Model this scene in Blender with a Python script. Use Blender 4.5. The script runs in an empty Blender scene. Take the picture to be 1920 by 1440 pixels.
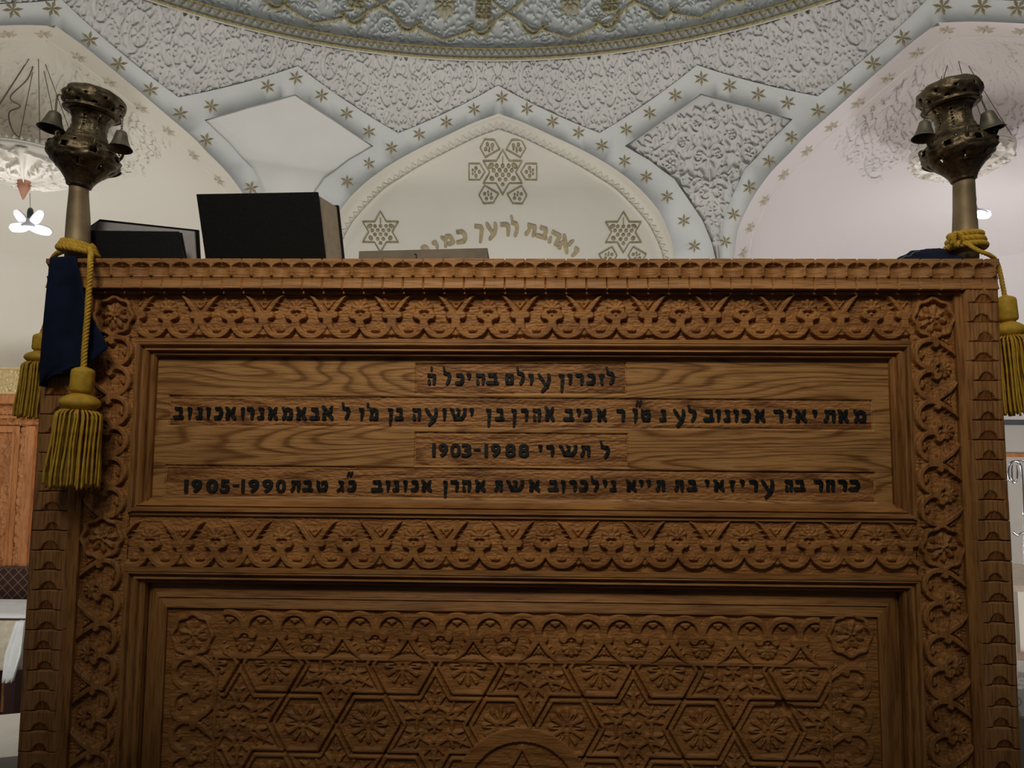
import bpy, bmesh, math, random
import numpy as np
from mathutils import Vector, Matrix, geometry, noise as mnoise
from mathutils.bvhtree import BVHTree
random.seed(7); np.random.seed(7)
SC = bpy.context.scene
COL = SC.collection
PI = math.pi

# ------------------------------------------------------------------ camera
EYE = Vector((0.0, 0.0, 1.55))
PITCH = math.radians(5.0)
ROLL = math.radians(0.43)          # counter-clockwise camera roll
FPX = 1400.0
cam_d = bpy.data.cameras.new('camera'); cam = bpy.data.objects.new('camera', cam_d); COL.objects.link(cam)
cam_d.sensor_fit = 'HORIZONTAL'; cam_d.sensor_width = 36.0; cam_d.lens = 36.0*FPX/1920.0
cam_d.clip_start = 0.02; cam_d.clip_end = 100
YAW = math.radians(1.117)
cam.matrix_world = Matrix.Translation(EYE) @ Matrix.Rotation(YAW, 4, 'Z') @ Matrix.Rotation(PI/2+PITCH, 4, 'X') @ Matrix.Rotation(ROLL, 4, 'Z')
SC.camera = cam
CM = cam.matrix_world.to_3x3()

# ------------------------------------------------------------------ view, world, lights
SC.view_settings.view_transform = 'Standard'
try: SC.view_settings.look = 'None'
except Exception: pass
SC.view_settings.gamma = 1.0
SC.view_settings.use_curve_mapping = False
SC.view_settings.exposure = 0.0
world = bpy.data.worlds.new('world'); SC.world = world; world.use_nodes = True
bg = world.node_tree.nodes['Background']; bg.inputs[0].default_value = (0.86, 0.92, 1.0, 1); bg.inputs[1].default_value = 0.045

def lamp(name, kind, loc, energy, col, size=0.3, target=None, spot=None):
    d = bpy.data.lights.new(name, kind); d.energy = energy; d.color = col
    if kind == 'AREA': d.shape = 'DISK'; d.size = size
    elif kind in ('POINT', 'SPOT'): d.shadow_soft_size = size
    if spot: d.spot_size = math.radians(spot); d.spot_blend = 1.0
    o = bpy.data.objects.new(name, d); COL.objects.link(o); o.location = loc
    if target is not None:
        o.rotation_euler = (Vector(target)-Vector(loc)).to_track_quat('-Z', 'Y').to_euler()
    return o
# daylight from the hall's low windows beyond the desk, added dome and desk lamps, and the lamps inside the two corner niches
lamp('dome_fill', 'AREA', (0.1, -0.9, 4.1), 14, (0.97, 0.99, 0.96), 0.8, (0.0, 4.3, 4.15))  # added unseen area lamp behind the viewer that brightens the dome
lamp('hall_daylight', 'AREA', (0.0, 3.0, 0.9), 27, (1.0, 0.96, 0.88), 1.4, (0.0, 4.1, 3.9))
lamp('upward_fill', 'AREA', (-0.1, 2.1, 0.7), 20, (0.96, 0.98, 0.95), 1.2, (-0.1, 3.3, 4.4))  # added lamp hidden beyond the desk, aimed upward to lift the dome
lamp('desk_front_fill', 'SPOT', (-0.35, -0.95, 3.4), 178, (1.0, 0.87, 0.68), 0.30, (-0.05, 1.2, 2.28), 50)  # added unseen spot on the desk front; soft cone leaves the bottom darker
lamp('window_left', 'AREA', (-2.4, 2.0, 1.0), 17, (1.0, 0.95, 0.84), 0.9, (-2.7, 4.3, 3.0))
lamp('window_right', 'AREA', (2.4, 2.2, 0.8), 9, (1.0, 0.92, 0.88), 0.9, (2.7, 4.3, 3.0))

# ------------------------------------------------------------------ helpers
def ray(px, py):
    d = Vector(((px-960.0)/FPX, -(py-720.0)/FPX, -1.0))
    return (CM @ d)
def proj(p):
    q = CM.transposed() @ (Vector(p)-EYE)
    return (960+FPX*q.x/-q.z, 720-FPX*q.y/-q.z)
def at_depth(px, py, y):
    d = ray(px, py); return EYE + d*(y/d.y)
def tag(o, label=None, cat=None, group=None, kind=None):
    if label: o['label'] = label
    if cat: o['category'] = cat
    if group: o['group'] = group
    if kind: o['kind'] = kind
    return o
def empty(name, loc=(0,0,0), rotz=0.0, parent=None):
    o = bpy.data.objects.new(name, None); COL.objects.link(o)
    o.location = loc; o.rotation_euler = (0,0,rotz); o.empty_display_size = 0.05
    if parent: o.parent = parent
    return o
def link(name, me, mat, parent=None, smooth=False):
    o = bpy.data.objects.new(name, me); COL.objects.link(o)
    if mat: me.materials.append(mat)
    if parent: o.parent = parent
    if smooth: me.shade_smooth()
    return o
def from_bm(name, bm, mat, parent=None, smooth=False):
    me = bpy.data.meshes.new(name); bmesh.ops.recalc_face_normals(bm, faces=bm.faces)
    bm.to_mesh(me); bm.free()
    return link(name, me, mat, parent, smooth)
def np_mesh(name, verts, faces, mat, parent=None, smooth=True, gold=None):
    verts = np.asarray(verts, dtype=np.float32); faces = np.asarray(faces, dtype=np.int32)
    me = bpy.data.meshes.new(name)
    k = faces.shape[1]
    me.vertices.add(len(verts)); me.vertices.foreach_set('co', verts.ravel())
    me.loops.add(faces.size); me.loops.foreach_set('vertex_index', faces.ravel())
    me.polygons.add(len(faces)); me.polygons.foreach_set('loop_start', np.arange(0, faces.size, k, dtype=np.int32))
    me.update(calc_edges=True); me.validate()
    if smooth: me.shade_smooth()
    if gold is not None:
        a = me.attributes.new('gilt', 'FLOAT', 'POINT'); a.data.foreach_set('value', np.asarray(gold, dtype=np.float32).ravel())
    return link(name, me, mat, parent)
def grid_faces(n, m, mask=None):
    """n rows, m columns of vertices (row major)"""
    i = np.arange(n-1)[:, None]*m + np.arange(m-1)[None, :]
    f = np.stack([i, i+1, i+1+m, i+m], axis=-1)
    if mask is not None: return f[mask]
    return f.reshape(-1, 4)
def box(bm, x0, x1, y0, y1, z0, z1, M=None):
    vs = [bm.verts.new((x, y, z)) for x in (x0, x1) for y in (y0, y1) for z in (z0, z1)]
    for q in ((0,1,3,2),(4,6,7,5),(0,4,5,1),(2,3,7,6),(0,2,6,4),(1,5,7,3)): bm.faces.new([vs[i] for i in q])
    if M is not None:
        for v in vs: v.co = M @ v.co
    return vs
def bevel(bm, w, seg=2):
    bmesh.ops.bevel(bm, geom=[e for e in bm.edges if e.is_manifold and e.calc_face_angle(0) > 0.5], offset=w, segments=seg, affect='EDGES', profile=0.6)
def lathe(bm, prof, seg=32, M=None, lobes=None, cap=False):
    """prof: list of (r, z); lobes(i, a) -> radius factor"""
    rows = []
    for i, (r, z) in enumerate(prof):
        row = []
        for k in range(seg):
            a = 2*PI*k/seg; rr = r*(lobes(i, a) if lobes else 1)
            v = Vector((rr*math.cos(a), rr*math.sin(a), z))
            row.append(bm.verts.new(M @ v if M is not None else v))
        rows.append(row)
    fs = []
    for a, b in zip(rows, rows[1:]):
        for k in range(seg): fs.append(bm.faces.new((a[k], a[(k+1) % seg], b[(k+1) % seg], b[k])))
    if cap:
        bm.faces.new(rows[0]); bm.faces.new(rows[-1])
    return fs
def tube(bm, pts, r, seg=8, closed=False):
    pts = [Vector(p) for p in pts]; n = len(pts); rs = r if isinstance(r, (list, tuple)) else [r]*n
    rows = []; up = Vector((0.13, 0.2, 1)).normalized()
    for i, p in enumerate(pts):
        t = (pts[min(i+1, n-1)]-pts[max(i-1, 0)]) if not closed else (pts[(i+1) % n]-pts[i-1])
        if t.length < 1e-9: t = Vector((0,0,1))
        t.normalize(); a = up - t*up.dot(t)
        if a.length < 1e-3: a = Vector((1,0,0)) - t*t.x
        a.normalize(); b = t.cross(a); up = a
        rows.append([bm.verts.new(p + a*rs[i]*math.cos(2*PI*k/seg) + b*rs[i]*math.sin(2*PI*k/seg)) for k in range(seg)])
    m = n if closed else n-1
    for i in range(m):
        A, B = rows[i], rows[(i+1) % n]
        for k in range(seg): bm.faces.new((A[k], A[(k+1) % seg], B[(k+1) % seg], B[k]))
    if not closed: bm.faces.new(rows[0]); bm.faces.new(rows[-1])
def catmull(P, n=8, closed=False):
    P = [Vector(p) for p in P]; out = []
    N = len(P)
    for i in range(N if closed else N-1):
        if closed: a, b, c, d = P[i-1], P[i], P[(i+1) % N], P[(i+2) % N]
        else:
            b, c = P[i], P[i+1]; a = P[i-1] if i else b*2-c; d = P[i+2] if i+2 < N else c*2-b
        for k in range(n):
            t = k/n; out.append(0.5*((2*b)+(c-a)*t+(2*a-5*b+4*c-d)*t*t+(3*b-a-3*c+d)*t**3))
    if not closed: out.append(P[-1])
    return out

# ------------------------------------------------------------------ relief canvas (numpy height field)
class Canvas:
    def __init__(s, u0, u1, v0, v1, res):
        s.u0, s.v0, s.res = u0, v0, res
        s.nu = max(2, int(round((u1-u0)/res))+1); s.nv = max(2, int(round((v1-v0)/res))+1)
        s.u = np.linspace(u0, u1, s.nu); s.v = np.linspace(v0, v1, s.nv)
        s.U, s.V = np.meshgrid(s.u, s.v)
        s.H = np.zeros_like(s.U); s.G = np.zeros_like(s.U)
    def win(s, a, b, c, d):
        i0 = max(0, int((c-s.v0)/s.res)-1); i1 = min(s.nv, int((d-s.v0)/s.res)+3)
        j0 = max(0, int((a-s.u0)/s.res)-1); j1 = min(s.nu, int((b-s.u0)/s.res)+3)
        return (slice(i0, i1), slice(j0, j1)) if i1 > i0 and j1 > j0 else None
    def cap(s, p, q, r0, r1, h, kind='flat', edge=None, gold=0):
        R = max(r0, r1)
        w = s.win(min(p[0], q[0])-R, max(p[0], q[0])+R, min(p[1], q[1])-R, max(p[1], q[1])+R)
        if w is None: return
        U = s.U[w]; V = s.V[w]; dx, dy = q[0]-p[0], q[1]-p[1]; L = dx*dx+dy*dy
        t = np.clip(((U-p[0])*dx+(V-p[1])*dy)/L, 0, 1) if L > 1e-14 else 0.0
        d = np.hypot(U-p[0]-t*dx, V-p[1]-t*dy); r = r0+(r1-r0)*t
        if kind == 'flat':
            e = edge or s.res*1.5; x = np.clip((r-d)/e, 0, 1); val = h*x
        elif kind == 'round':
            val = h*np.sqrt(np.clip(1-(d/np.maximum(r, 1e-9))**2, 0, 1))
        elif kind == 'cut':
            val = np.where(d < r, -h*(1-d/np.maximum(r, 1e-9)), 0)
            s.H[w] = np.minimum(s.H[w], s.H[w]+val); return
        s.H[w] = np.maximum(s.H[w], val)
        if gold: s.G[w] = np.where(d < r, gold, s.G[w])
    def path(s, P, r, h, kind='flat', edge=None, gold=0):
        n = len(P)
        rr = r if isinstance(r, (list, tuple, np.ndarray)) else [r]*n
        for i in range(n-1): s.cap(P[i], P[i+1], rr[i], rr[i+1], h, kind, edge, gold)
def spiral(c, r0, a0, turns, sgn=1, n=22, shrink=0.18):
    return [(c[0]+r0*(1-(1-shrink)*t)*math.cos(a0+sgn*2*PI*turns*t), c[1]+r0*(1-(1-shrink)*t)*math.sin(a0+sgn*2*PI*turns*t)) for t in [k/n for k in range(n+1)]]

# ------------------------------------------------------------------ materials
def mat(name):
    m = bpy.data.materials.new(name); m.use_nodes = True
    nt = m.node_tree; b = nt.nodes['Principled BSDF']
    return m, nt, b
def N(nt, t, **kw):
    n = nt.nodes.new(t)
    for k, v in kw.items():
        if k.startswith('i_'): n.inputs[int(k[2:])].default_value = v
        else: setattr(n, k, v)
    return n
def ramp(nt, stops):
    r = nt.nodes.new('ShaderNodeValToRGB'); e = r.color_ramp.elements
    while len(e) < len(stops): e.new(0.5)
    for x, (p, c) in zip(e, stops): x.position = p; x.color = (*c, 1)
    return r
def coords(nt, scale, kind='Object', rot=(0,0,0)):
    tc = N(nt, 'ShaderNodeTexCoord'); mp = N(nt, 'ShaderNodeMapping'); mp.inputs['Scale'].default_value = scale; mp.inputs['Rotation'].default_value = rot
    nt.links.new(tc.outputs[kind], mp.inputs[0]); return mp.outputs[0]
def mixc(nt, fac, a, b, blend='MIX'):
    m = N(nt, 'ShaderNodeMix', data_type='RGBA', blend_type=blend)
    for s, v in ((0, fac), (6, a), (7, b)):
        if hasattr(v, 'links') or hasattr(v, 'is_linked'): nt.links.new(v, m.inputs[s])
        else: m.inputs[s].default_value = v if s == 0 else (*v, 1)
    return m.outputs[2]
def bump(nt, b, h, dist, strength=1.0):
    bp = N(nt, 'ShaderNodeBump'); bp.inputs['Strength'].default_value = strength; bp.inputs['Distance'].default_value = dist
    nt.links.new(h, bp.inputs['Height']); nt.links.new(bp.outputs[0], b.inputs['Normal'])
def wood(name, light, dark, axis='x', rings=14.0, sc=1.0, rough=0.55, contrast=1.0, seed=0.0, tool=0.0, spec=0.35):
    """oak: contour rings of a stretched noise plus fine pores along the grain"""
    m, nt, b = mat(name)
    st = (1.1, 5.0, 7.5) if axis == 'x' else (7.5, 5.0, 1.1)
    fine = (22, 120, 420) if axis == 'x' else (420, 120, 22)
    c0 = coords(nt, tuple(v*sc for v in st)); 
    n = N(nt, 'ShaderNodeTexNoise', noise_dimensions='4D'); n.inputs['Scale'].default_value = 1.0; n.inputs['Detail'].default_value = 3.0; n.inputs['Roughness'].default_value = 0.45
    n.inputs['W'].default_value = seed; nt.links.new(c0, n.inputs['Vector'])
    mu = N(nt, 'ShaderNodeMath', operation='MULTIPLY'); mu.inputs[1].default_value = rings; nt.links.new(n.outputs[0], mu.inputs[0])
    fr = N(nt, 'ShaderNodeMath', operation='FRACT'); nt.links.new(mu.outputs[0], fr.inputs[0])
    lerp = lambda t: tuple(light[i]+(dark[i]-light[i])*t*contrast for i in range(3))
    rp = ramp(nt, [(0.0, lerp(0.25)), (0.22, lerp(0.0)), (0.60, lerp(0.30)), (0.80, lerp(1.0)), (0.92, lerp(0.8)), (1.0, lerp(0.25))])
    nt.links.new(fr.outputs[0], rp.inputs[0])
    c1 = coords(nt, fine); n2 = N(nt, 'ShaderNodeTexNoise'); n2.inputs['Scale'].default_value = 1.0; n2.inputs['Detail'].default_value = 2.0
    nt.links.new(c1, n2.inputs['Vector'])
    r2 = ramp(nt, [(0.34, (0.62, 0.56, 0.5)), (0.52, (1, 1, 1))]); nt.links.new(n2.outputs[0], r2.inputs[0])
    c2 = coords(nt, (3, 3, 3)); n3 = N(nt, 'ShaderNodeTexNoise'); n3.inputs['Scale'].default_value = 1.0; nt.links.new(c2, n3.inputs['Vector'])
    r3 = ramp(nt, [(0.3, (0.86, 0.84, 0.8)), (0.7, (1.06, 1.04, 1.02))]); nt.links.new(n3.outputs[0], r3.inputs[0])
    c = mixc(nt, 1.0, rp.outputs[0], r2.outputs[0], 'MULTIPLY'); c = mixc(nt, 1.0, c, r3.outputs[0], 'MULTIPLY')
    nt.links.new(c, b.inputs['Base Color']); b.inputs['Roughness'].default_value = rough; b.inputs['Specular IOR Level'].default_value = spec
    h = n2.outputs[0]
    if tool:
        c3 = coords(nt, (60, 60, 150) if axis == 'x' else (150, 60, 60)); vo = N(nt, 'ShaderNodeTexNoise'); vo.inputs['Scale'].default_value = 1.6; vo.inputs['Detail'].default_value = 1.0
        nt.links.new(c3, vo.inputs['Vector']); ad = N(nt, 'ShaderNodeMath', operation='MULTIPLY_ADD'); ad.inputs[1].default_value = tool
        nt.links.new(vo.outputs[0], ad.inputs[0]); nt.links.new(n2.outputs[0], ad.inputs[2]); h = ad.outputs[0]
    bump(nt, b, h, 0.0012, 0.6)
    return m
def plaster(name, col, gilt=(0.31, 0.26, 0.125), rough=0.8, stain=0.06, nscale=2.5, bmp=0.3):
    m, nt, b = mat(name)
    c0 = coords(nt, (nscale,)*3, 'Object'); n = N(nt, 'ShaderNodeTexNoise'); n.inputs['Scale'].default_value = 1.0; n.inputs['Detail'].default_value = 5
    nt.links.new(c0, n.inputs['Vector'])
    r = ramp(nt, [(0.35, tuple(v*(1-stain) for v in col)), (0.6, col), (0.8, tuple(min(1, v*(1+stain*0.5)) for v in col))]); nt.links.new(n.outputs[0], r.inputs[0])
    at = N(nt, 'ShaderNodeAttribute', attribute_name='gilt')
    n3 = N(nt, 'ShaderNodeTexNoise'); n3.inputs['Scale'].default_value = 30; nt.links.new(c0, n3.inputs['Vector'])
    gr = ramp(nt, [(0.35, tuple(v*0.75 for v in gilt)), (0.65, tuple(min(1, v*1.3) for v in gilt))]); nt.links.new(n3.outputs[0], gr.inputs[0])
    c = mixc(nt, at.outputs['Fac'], r.outputs[0], gr.outputs[0]); nt.links.new(c, b.inputs['Base Color'])
    b.inputs['Roughness'].default_value = rough; b.inputs['Specular IOR Level'].default_value = 0.25
    n4 = N(nt, 'ShaderNodeTexNoise'); n4.inputs['Scale'].default_value = 14; n4.inputs['Detail'].default_value = 4; nt.links.new(c0, n4.inputs['Vector'])
    bump(nt, b, n4.outputs[0], 0.004, bmp)
    return m
def plain(name, col, rough=0.6, metal=0.0, var=0.12, sc=40.0, bd=0.0, spec=0.4, emit=None, es=0.0):
    m, nt, b = mat(name)
    c0 = coords(nt, (sc,)*3); n = N(nt, 'ShaderNodeTexNoise'); n.inputs['Scale'].default_value = 1.0; n.inputs['Detail'].default_value = 4; nt.links.new(c0, n.inputs['Vector'])
    r = ramp(nt, [(0.3, tuple(v*(1-var) for v in col)), (0.7, tuple(min(1, v*(1+var)) for v in col))]); nt.links.new(n.outputs[0], r.inputs[0])
    nt.links.new(r.outputs[0], b.inputs['Base Color']); b.inputs['Roughness'].default_value = rough; b.inputs['Metallic'].default_value = metal; b.inputs['Specular IOR Level'].default_value = spec
    if bd: bump(nt, b, n.outputs[0], bd)
    if emit: b.inputs['Emission Color'].default_value = (*emit, 1); b.inputs['Emission Strength'].default_value = es
    return m
OAK_L, OAK_D = (0.40, 0.195, 0.060), (0.17, 0.066, 0.016)
M_wood_x = wood('oak_grain_across', OAK_L, OAK_D, 'x', rings=9, contrast=0.6)
M_wood_z = wood('oak_grain_upright', OAK_L, OAK_D, 'z', rings=9, contrast=0.6)
M_carve_x = wood('oak_carved_across', (0.41, 0.19, 0.055), (0.19, 0.072, 0.017), 'x', rings=10, contrast=0.6, tool=0.8)
M_carve_z = wood('oak_carved_upright', (0.41, 0.19, 0.055), (0.19, 0.072, 0.017), 'z', rings=10, contrast=0.6, tool=0.8)
M_board = wood('oak_board_figured', (0.47, 0.25, 0.085), (0.20, 0.086, 0.02), 'x', rings=52, sc=0.8, seed=3.3)
M_board_t = wood('oak_chiselled_field', (0.42, 0.20, 0.064), (0.19, 0.075, 0.019), 'x', rings=16, sc=1.3, seed=1.3, tool=2.2)
M_edge = wood('oak_notched_edge', (0.43, 0.215, 0.075), (0.24, 0.10, 0.028), 'x', rings=8, contrast=0.5)
M_edge_z = wood('oak_notched_stile', (0.42, 0.205, 0.07), (0.24, 0.10, 0.028), 'z', rings=8, contrast=0.4)
M_ink = plain('black_letter_paint', (0.012, 0.014, 0.014), 0.45, var=0.3)
M_plain = plaster('white_plaster', (0.74, 0.73, 0.70))
M_tymp = plaster('warm_cream_plaster', (0.70, 0.665, 0.59), nscale=1.6, stain=0.07)
M_band = plaster('grey_white_plaster', (0.64, 0.655, 0.645))
M_carved = plaster('carved_stucco', (0.63, 0.62, 0.595), bmp=0.5)
M_dome = plaster('dome_stucco', (0.68, 0.70, 0.68), gilt=(0.36, 0.31, 0.16), bmp=0.5)
M_niche_l = plaster('niche_plaster_cream', (0.73, 0.69, 0.61), nscale=1.2, stain=0.03)
M_niche_r = plaster('niche_plaster_rose', (0.76, 0.70, 0.68), nscale=1.2, stain=0.03)
M_tan = plain('tan_gilt_letters', (0.40, 0.32, 0.19), 0.6, 0.1, var=0.2, sc=25)
M_gilt = plain('faded_gilt', (0.29, 0.245, 0.14), 0.55, 0.15, var=0.3, sc=25)
M_brass = plain('tarnished_silver_gilt', (0.135, 0.105, 0.062), 0.48, 0.7, var=0.6, sc=70, bd=0.004)
M_shaft = plain('worn_brass_shaft', (0.33, 0.255, 0.15), 0.6, 0.5, var=0.35, sc=18, bd=0.0006)
M_bell = plain('dull_bronze_bell', (0.17, 0.155, 0.115), 0.5, 0.6, var=0.25, sc=60)
M_cord = plain('mustard_silk_cord', (0.60, 0.37, 0.035), 0.6, var=0.2, sc=90)
M_cloth = plain('navy_velvet', (0.008, 0.013, 0.035), 0.9, var=0.3, sc=30, bd=0.001, spec=0.15)
M_black = plain('black_book_cloth', (0.008, 0.008, 0.009), 0.7, var=0.2, sc=200, bd=0.0003, spec=0.2)
M_page = plain('book_page_block', (0.62, 0.60, 0.58), 0.85, var=0.1, sc=80)
M_page_tan = plain('aged_page_block', (0.50, 0.42, 0.31), 0.85, var=0.12, sc=80)
# ================================================================== THE HALL
R = 3.6
CX, CY = -0.0515*R, 0.3777*R
Z1, HR, RTOP = 0.4905, 0.6454, 0.8117
EZ = EYE.z
def rho(th, z):
    k = (th + PI/8) % (PI/4) - PI/8
    a = 0.97*R/np.cos(k); t = np.clip((z/R-0.30)/(Z1-0.30), 0, 1); t = t*t*(3-2*t)
    m = np.clip((z/R-Z1)/(HR-Z1), 0, 1)
    return a*(1-t) + (0.95+(RTOP-0.95)*m**1.3)*R*t
def S(th, z, out=0.0):
    r = rho(th, z)+out
    return np.stack([CX+r*np.sin(th), CY+r*np.cos(th), EZ+z+0*r], axis=-1)
def cast(px, py):
    d = ray(px, py); lo, hi = 2.0, 12.0
    def f(t):
        p = d*t; x, y = p.x-CX, p.y-CY
        return math.hypot(x, y)-float(rho(math.atan2(x, y), p.z))
    for _ in range(50):
        m = (lo+hi)/2
        if f(m) < 0: lo = m
        else: hi = m
    p = d*lo; return (math.atan2(p.x-CX, p.y-CY), p.z)
# arch outlines and the zigzag edge as (angle, height above eye)
half0 = [cast(*p) for p in ((942,213),(990,230),(1040,253),(1092,277),(1140,303),(1176,327),(1207,353),(1232,380),(1250,407),(1267,450),(1273,480))]
t0 = half0[0][0]; half0 = [(a-t0, z) for a, z in half0]
half1 = [cast(*p) for p in ((1765,40),(1713,80),(1663,123),(1613,167),(1563,212),(1513,257),(1480,292),(1453,320),(1432,347),(1413,377),(1390,427),(1382,480))]
t1 = half1[0][0]; half1 = [(t1-a, z) for a, z in half1]
ZF = -EZ
def smooth2(P, n=4): return [(q.x, q.y) for q in catmull([(p[0], p[1], 0) for p in P], n)]
half0 = smooth2(half0); half1 = smooth2(half1)
def arch(c, half):
    """open outline from the floor on the left, over the apex, to the floor on the right"""
    aE, zE = half[-1]
    down = [(aE, zE + (ZF-zE)*k/8) for k in range(1, 9)]
    L = [(c-a, z) for a, z in half+down][::-1]; Rr = [(c+a, z) for a, z in half+down][1:]
    return L+Rr
zp0 = cast(943,160)[1]; zp1 = cast(1317,120)[1]; zd = 0.5*(cast(1128,248)[1]+cast(1533,182)[1])
ring_z = HR*R
D = math.radians
kite_px = [(1317,175),(1400,200),(1485,226),(1436,270),(1390,317),(1363,383),(1345,433),(1338,480),(1332,560),(1325,480),(1317,430),(1300,393),(1280,365),(1257,337),(1213,300),(1170,272),(1243,223)]
kite = [cast(*p) for p in kite_px]
kc = kite[0][0]; kite = [(a-kc, z) for a, z in kite]
kL = [(0.5*(kite[i][0]-kite[-i if i else 0][0]) if i else 0, 0.5*(kite[i][1]+kite[-i if i else 0][1])) for i in range(9)]
kite_sym = [(a, z) for a, z in kL] + [(-a, z) for a, z in kL[1:-1]][::-1]
TH = D(67.4)
def inside(P, poly):
    x, y = P[..., 0], P[..., 1]; c = np.zeros(x.shape, bool); n = len(poly)
    for i in range(n):
        (x0, y0), (x1, y1) = poly[i], poly[i-1]
        if y0 == y1: continue
        c ^= ((y0 > y) != (y1 > y)) & (x < (x1-x0)*(y-y0)/(y1-y0)+x0)
    return c
def resample(P, step, closed=True):
    out = []; n = len(P)
    for i in range(n if closed else n-1):
        a, b = P[i], P[(i+1) % n]; L = math.hypot((a[0]-b[0]), (a[1]-b[1])/R*1.0); k = max(1, int(L/step))
        out += [(a[0]+(b[0]-a[0])*j/k, a[1]+(b[1]-a[1])*j/k) for j in range(k)]
    if not closed: out.append(P[-1])
    return out
# outer border of the star-studded band
aL, aC, aR = arch(-D(45), half1), arch(0, half0), arch(D(45), half1)
outer = [(-TH, ZF)] + aL + aC + aR + [(TH, ZF)]
zig = []
for k in range(-6, 7):
    a = D(11.25*k); zig.append((a, zd if k % 2 else (zp0 if k % 4 == 0 else zp1)))
outer += [(TH, zp1)] + zig[1:-1][::-1] + [(-TH, zp1)]
outer = [p for i, p in enumerate(outer) if i == 0 or math.hypot(p[0]-outer[i-1][0], p[1]-outer[i-1][1]) > 1e-5]
outer = resample(outer, 0.03)
holes = [resample([(c+a, z) for a, z in kite_sym], 0.02) for c in (-D(22.5), D(22.5))]
def cdt_surface(name, loops, fn, m, back, step=0.035, parent=None):
    """fill the loops (even-odd) in the parameter plane, map through fn(th, z, out), add a skirt going back"""
    V, E = [], []
    for L in loops:
        o = len(V); V += [Vector((a*R, z)) for a, z in L]; E += [(o+i, o+(i+1) % len(L)) for i in range(len(L))]
    xs = [v.x for v in V]; ys = [v.y for v in V]; n0 = len(V)
    gx = np.arange(min(xs), max(xs), step*R); gy = np.arange(min(ys), max(ys), step*R)
    G = np.stack(np.meshgrid(gx, gy), -1).reshape(-1, 2)
    ins = np.zeros(len(G), bool)
    for L in loops: ins ^= inside(G, [(a*R, z) for a, z in L])
    B = np.array([(v.x, v.y) for v in V])
    for g in G[ins]:
        if np.min(np.hypot(B[:, 0]-g[0], B[:, 1]-g[1])) > step*R*0.35: V.append(Vector((float(g[0]), float(g[1]))))
    vv, ee, ff, *_ = geometry.delaunay_2d_cdt(V, E, [], 0, 1e-6)
    P = np.array([(v.x, v.y) for v in vv]); F = np.array([f for f in ff if len(f) == 3])
    cen = P[F].mean(1); keep = np.zeros(len(F), bool)
    for L in loops: keep ^= inside(cen, [(a*R, z) for a, z in L])
    F = F[keep]
    T = fn(P[:, 0]/R, P[:, 1], 0.0); Bk = fn(P[:, 0]/R, P[:, 1], back); nv = len(P)
    cnt = {}
    for f in F:
        for i in range(3):
            e = (int(f[i]), int(f[(i+1) % 3])); cnt[tuple(sorted(e))] = cnt.get(tuple(sorted(e)), []) + [e]
    sk = []
    for k, v in cnt.items():
        if len(v) == 1: a, b = v[0]; sk += [(a, b, b+nv), (a, b+nv, a+nv)]
    o = np_mesh(name, np.vstack([T, Bk]), np.vstack([F, np.array(sk)]), m, parent, smooth=False)
    return o
band = cdt_surface('trim_3', [outer]+holes, S, M_band, 0.035)
tag(band, 'grey-white plaster band network dotted with gilt stars above the arches', kind='structure')

# -------------------------------------------------- ornament writer for stucco
def leaf(cv, c, a, L, w, h, gold=0):
    """curved comma leaf"""
    p = c; n = 4; aa = a
    for i in range(n):
        q = (p[0]+L/n*math.cos(aa), p[1]+L/n*math.sin(aa)); f0 = math.sin(PI*(0.18+0.8*i/n)); f1 = math.sin(PI*(0.18+0.8*(i+1)/n))
        cv.cap(p, q, w*f0, w*f1, h, 'round', gold=gold); p = q; aa += 0.32
def leafm(cv, c, a, L, w, h, s, gold=0):
    p = c; n = 4; aa = a
    for i in range(n):
        q = (p[0]+L/n*math.cos(aa), p[1]+L/n*math.sin(aa)); f0 = math.sin(PI*(0.18+0.8*i/n)); f1 = math.sin(PI*(0.18+0.8*(i+1)/n))
        cv.cap(p, q, w*f0, w*f1, h, 'round', gold=gold); p = q; aa += 0.32*s
def floret(cv, c, r, h, n=6, a0=0.0, gold=0):
    for k in range(n):
        a = a0+2*PI*k/n; cv.cap((c[0]+r*0.4*math.cos(a), c[1]+r*0.4*math.sin(a)), (c[0]+r*0.75*math.cos(a), c[1]+r*0.75*math.sin(a)), r*0.18, r*0.28, h, 'round', gold=gold)
    cv.cap(c, c, r*0.25, r*0.25, h*1.2, 'round', gold=gold)
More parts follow.
